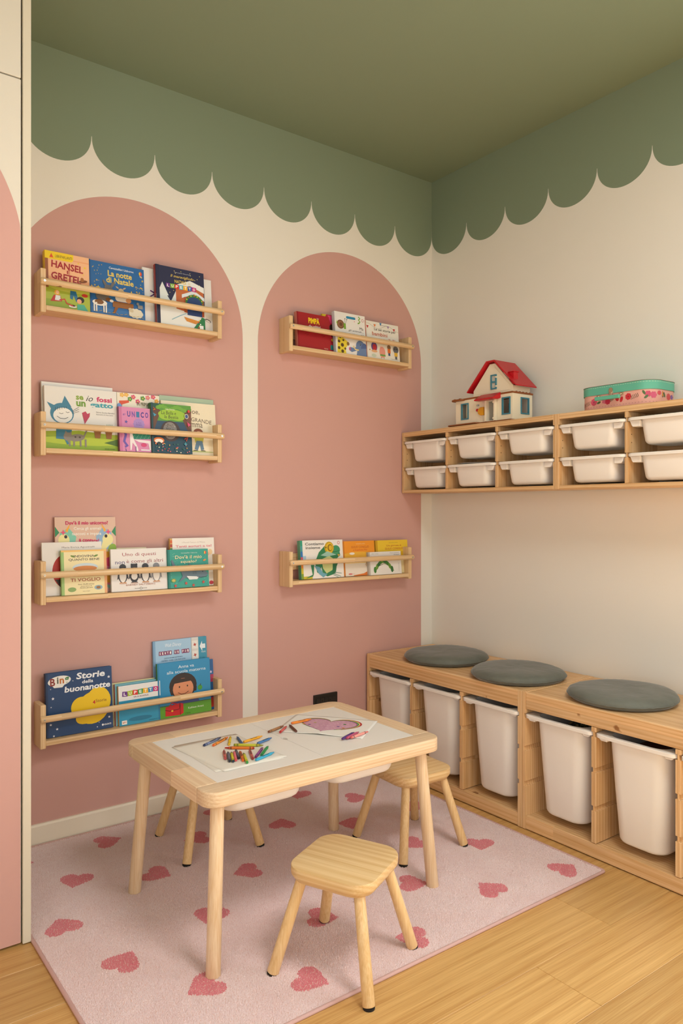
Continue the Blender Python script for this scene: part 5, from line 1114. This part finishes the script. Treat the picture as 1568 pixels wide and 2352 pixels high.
# gable storey
GF, GB = -.172, -.060; zg0, zg1, zp = ZG + .008, ZG + .035, .268
gp = [(-.455, zg0), (-.455, zg1), (-.553, zp - .006), (-.583, zp - .006), (-.684, zg1), (-.684, zg0)]
GW = (-.590, -.566, .152, .208)
me = MB(); me.prism([(p[0], p[1]) for p in gp], GF, GF + .006, 0); gw = me.build('gable_wall', HW, hs)
MB().box(GF + .006, GB, -.684, -.678, zg0, zg1).build('gable_side', HW, hs); MB().box(GF + .006, GB, -.461, -.455, zg0, zg1).build('gable_side', HW, hs)
MB().prism([(p[0], p[1]) for p in [(-.475, zg0 + .01), (-.475, zg1 + .002), (-.556, zp - .020), (-.580, zp - .020), (-.668, zg1 + .002), (-.668, zg0 + .01)]], GF - .0015, GF, 0).build('gable_relief', HW, hs)
th_ = .007
rp = [(-.430, zg1 - .006), (-.548, zp), (-.588, zp), (-.712, zg1 - .006), (-.712, zg1 - .006 + .001), (-.714, zg1 - .002), (-.592, zp + th_), (-.544, zp + th_), (-.426, zg1 - .002)]
MB().prism(rp, GF - .016, GB + .010, 0).build('roof', HR, hs, bevel=.0008, seg=1)
for x in (-.165, -.13, -.095, -.07): MB().tube((x, -.568, zp + th_), (x, -.568, zp + th_ + .004), .006, n=12).build('roof_stud', HR, hs, smooth=40)
ch = MB().box(-.166, -.138, -.684, -.657, zg1 + .005, zg1 + .058).build('chimney', HR, hs, bevel=.001)
MB().box(-.169, -.135, -.687, -.654, zg1 + .058, zg1 + .063).build('chimney_cap', HR, ch, bevel=.001)
# awning over the door
MB().prism([(-.232, .098), (-.231, .104), (-.188, .128), (FX, .130), (FX, .104), (-.20, .098)], -.625, -.512, 1).build('awning', HR, hs, bevel=.002)
for y in (-.5485, -.600): MB().box(FX - .016, FX - .001, y - .0045, y + .0045, .007, .104).build('door_post', HW, hs, bevel=.001)
def frame_front(a0, a1, b0, b1, x=FX, t=.005, bars=False):
    m = MB(); o_ = .0045
    m.box(x - .003, x + .004, a0 - o_, a0 + .001, b0 - o_, b1 + o_).box(x - .003, x + .004, a1 - .001, a1 + o_, b0 - o_, b1 + o_).box(x - .003, x + .004, a0 + .001, a1 - .001, b0 - o_, b0 + .001).box(x - .003, x + .004, a0 + .001, a1 - .001, b1 - .001, b1 + o_)
    if bars: m.box(x - .003, x + .004, a0 + .001, a1 - .001, (b0 + b1) / 2 - .0035, (b0 + b1) / 2 + .0035)
    return weld(m, 'window_frame', HB, hs)
frame_front(*W1); frame_front(*W2); frame_front(*GW, x=GF - .004, bars=True)
MB().box(GF - .0025, GF - .0015, GW[0], GW[1], GW[2], GW[3]).build('window_pane', plain('gable_pane', 'c9c4b6', .3), hs)
for z in (.160, .200): MB().tube((GF - .008, GW[0] - .003, z), (GF - .002, GW[0] - .003, z), .0035, n=10).build('hinge_pin', HW, hs, smooth=40)
for z in (.018, .088): MB().box(FX - .018, FX - .006, -.600, -.592, z - .004, z + .004).build('hinge_pin', HW, hs, bevel=.001)
m = MB(); o_ = .0045; a0, a1, b0, b1 = -.125, -.078, .036, .100; y = YR
m.box(a0 - o_, a0 + .001, y - .003, y + .004, b0 - o_, b1 + o_).box(a1 - .001, a1 + o_, y - .003, y + .004, b0 - o_, b1 + o_).box(a0 + .001, a1 - .001, y - .003, y + .004, b0 - o_, b0 + .001).box(a0 + .001, a1 - .001, y - .003, y + .004, b1 - .001, b1 + o_)
weld(m, 'window_frame', HB, hs)
MB().box(-.150, -.120, -.672, -.640, .012, .082).build('toy_cupboard', plain('house_teal', '1f5a70', .4), hs, bevel=.002)
MB().tube((FX - .006, -.4905, .064), (FX, -.4905, .064), .0065, n=18).build('door_bell', HR, hs, smooth=40)
MB().prism([(-.532, .038), (-.532, .074), (-.512, .074), (-.500, .066), (-.497, .056), (-.500, .046), (-.512, .038)], FX - .010, FX, 0).build('letter_box', plain('house_yellow', 'd89a1c', .4), hs, bevel=.001)
A = Art(.020, .012); A.text('123', .5, .5, .8, '2f6a86', ht=.72, bold=.03)
A.wrap(lambda x, z, l: (FX - l, -.481 - x, .080 + z), hs, 'house_number')

# ------------------------------------------------------------ little suitcase
su = empty('play_suitcase', (-.106, -1.190, 1.5965), label='small pink cardboard suitcase with turquoise lid and printed flowers', cat='suitcase')
SL, SD, SR = .310, .186, .058
def sring(z, k, r=SR): return [(p[0], p[1], z) for p in rrect(0, 0, SD + 2*k, SL + 2*k, r + k, n=10)]
PKC = plain('suitcase_pink', 'e0aa9c', .5, .35); TQC = plain('suitcase_turquoise', '62b39a', .5, .35); NI = plain('suitcase_nickel', 'c9bea6', .25, .5, metal=.9)
MB().rings([sring(0, -.001), sring(.0015, 0), sring(.060, 0)]).build('body', PKC, su, smooth=35)
MB().rings([sring(.0535, .0016), sring(.0535, .0032), sring(.0860, .0032), sring(.0878, .0018), sring(.0882, -.002)], True, True).build('lid', TQC, su, smooth=35)
MB().rings([sring(.0858, .0034), sring(.0858, .0042), sring(.0872, .0042), sring(.0872, .0034)] + [sring(.0858, .0034)], False, False).build('lid_seam', plain('lid_seam_brown', '7a5a48', .6), su, smooth=35)
def peri(sx):
    """distance along the front from the left corner -> point and outward normal (front is -x, left is +y)"""
    st = SL - 2 * SR; q = math.pi * SR / 2
    if sx < 0: a = min(1, -sx / q) * math.pi/2; c = Vector((-SD/2 + SR, SL/2 - SR)); n = Vector((-math.cos(a), math.sin(a))); return c + n * SR, n
    if sx <= st: return Vector((-SD/2, SL/2 - SR - sx)), Vector((-1, 0))
    if sx <= st + q: a = (sx - st) / q * math.pi/2; c = Vector((-SD/2 + SR, -SL/2 + SR)); n = Vector((-math.cos(a), -math.sin(a))); return c + n * SR, n
    return Vector((-SD/2 + SR + (sx - st - q), -SL/2)), Vector((0, -1))
st = SL - 2 * SR
A = Art(1, 1)
def flower(x, z, r, c, n=6, ctr=None):
    for k in range(n): A.ell(x + r * .62 * math.cos(6.283 * k / n), z + r * .62 * math.sin(6.283 * k / n), r * .45, r * .45, c, n=10)
    A.ell(x, z, r * .55, r * .55, c, n=10)
    if ctr: A.ell(x, z, r * .25, r * .25, ctr, n=8)
def fern(x, z, ln, c, d=1):
    for k in range(5): A.line([(x + ln * k / 5, z - .004 + .0015*k), (x + ln * k / 5 + .004 * d, z + .006 + .0015*k)], .0016, c); A.line([(x + ln * k / 5, z - .004 + .0015*k), (x + ln * k / 5 + .004 * d, z - .010 + .0015*k)], .0016, c)
OX = .10
fl_ = [(-.045, .020, .010, 'b8484a', 6, None), (.012, .028, .013, 'c8506a', 8, 'a03050'), (.058, .028, .011, 'd06a80', 5, None), (.072, .024, .011, 'c02f4a', 7, None), (.158, .033, .012, 'c8303c', 7, 'a02030'), (.232, .036, .011, 'c84a66', 6, None), (.252, .032, .012, 'd05a78', 6, None), (.335, .030, .012, 'c84a50', 8, None), (.356, .030, .009, '7a5a9a', 5, None)]
for x, z, r, c, n, ct in fl_: flower(OX + x, z, r, c, n, ct)
fern(OX - .035, .022, .034, '4f5a3c'); fern(OX + .082, .032, .014, '5a5a3c'); fern(OX + .173, .030, .032, '4a4a38', -1); fern(OX + .292, .034, .014, '4a4a3c')
for x, z, rot in ((.034, .024, 20), (.218, .042, 120), (.226, .026, 40), (.308, .034, 110)): A.ell(OX + x, z, .009, .0045, '4f6a3a', rot, n=10)
A.ell(OX + .112, .030, .007, .010, 'c02f36', 20, n=10); A.ell(OX + .130, .026, .006, .011, 'c02f36', -20, n=10); A.ell(OX + .276, .040, .010, .008, 'd0505a', 0, n=10); A.ell(OX + .296, .034, .004, .006, 'd08a2a', n=8); A.ell(OX + .296, .044, .004, .004, 'd08a2a', n=8)
for k in range(34): A.ell(OX - .05 + .0125 * k, .008, .0011, .0011, '7a5a50', n=6)
A.wrap(lambda x, z, l: ((lambda p, n: (p.x + n.x * l, p.y + n.y * l, z))(*peri(x - OX))), su, 'printed_flowers', .000006)
A = Art(1, 1)
for k in range(46): A.rect(OX - .05 + .0098 * k, .0805, OX - .05 + .0098 * k + .006, .0815, 'd8e2cc')
A.wrap(lambda x, z, l: ((lambda p, n: (p.x + n.x * (l + .0033), p.y + n.y * (l + .0033), z))(*peri(x - OX))), su, 'stitching', .000001)
fx = -SD/2
cl = MB().box(fx - .0055, fx - .003, .000, .018, .050, .062).box(fx - .0075, fx - .0055, .004, .014, .042, .058).build('clasp', NI, su, bevel=.0008, seg=1)
MB().tube((fx - .006, .009, .066), (fx - .0035, .009, .066), .0085, n=20).build('clasp_plate', NI, su, smooth=40)
for y in (.062, -.034):
    MB().box(fx - .004, fx, y - .010, y + .010, .044, .052).build('handle_mount', NI, su, bevel=.0008, seg=1)
    MB().tube((fx - .004, y, .047), (fx - .018, y, .040), .0016, n=8).build('handle_link', NI, su)
hp = MB().box(fx - .026, fx - .014, -.038, .066, .029, .043)
hp.build('handle', TQC, su, bevel=.0025, seg=2)
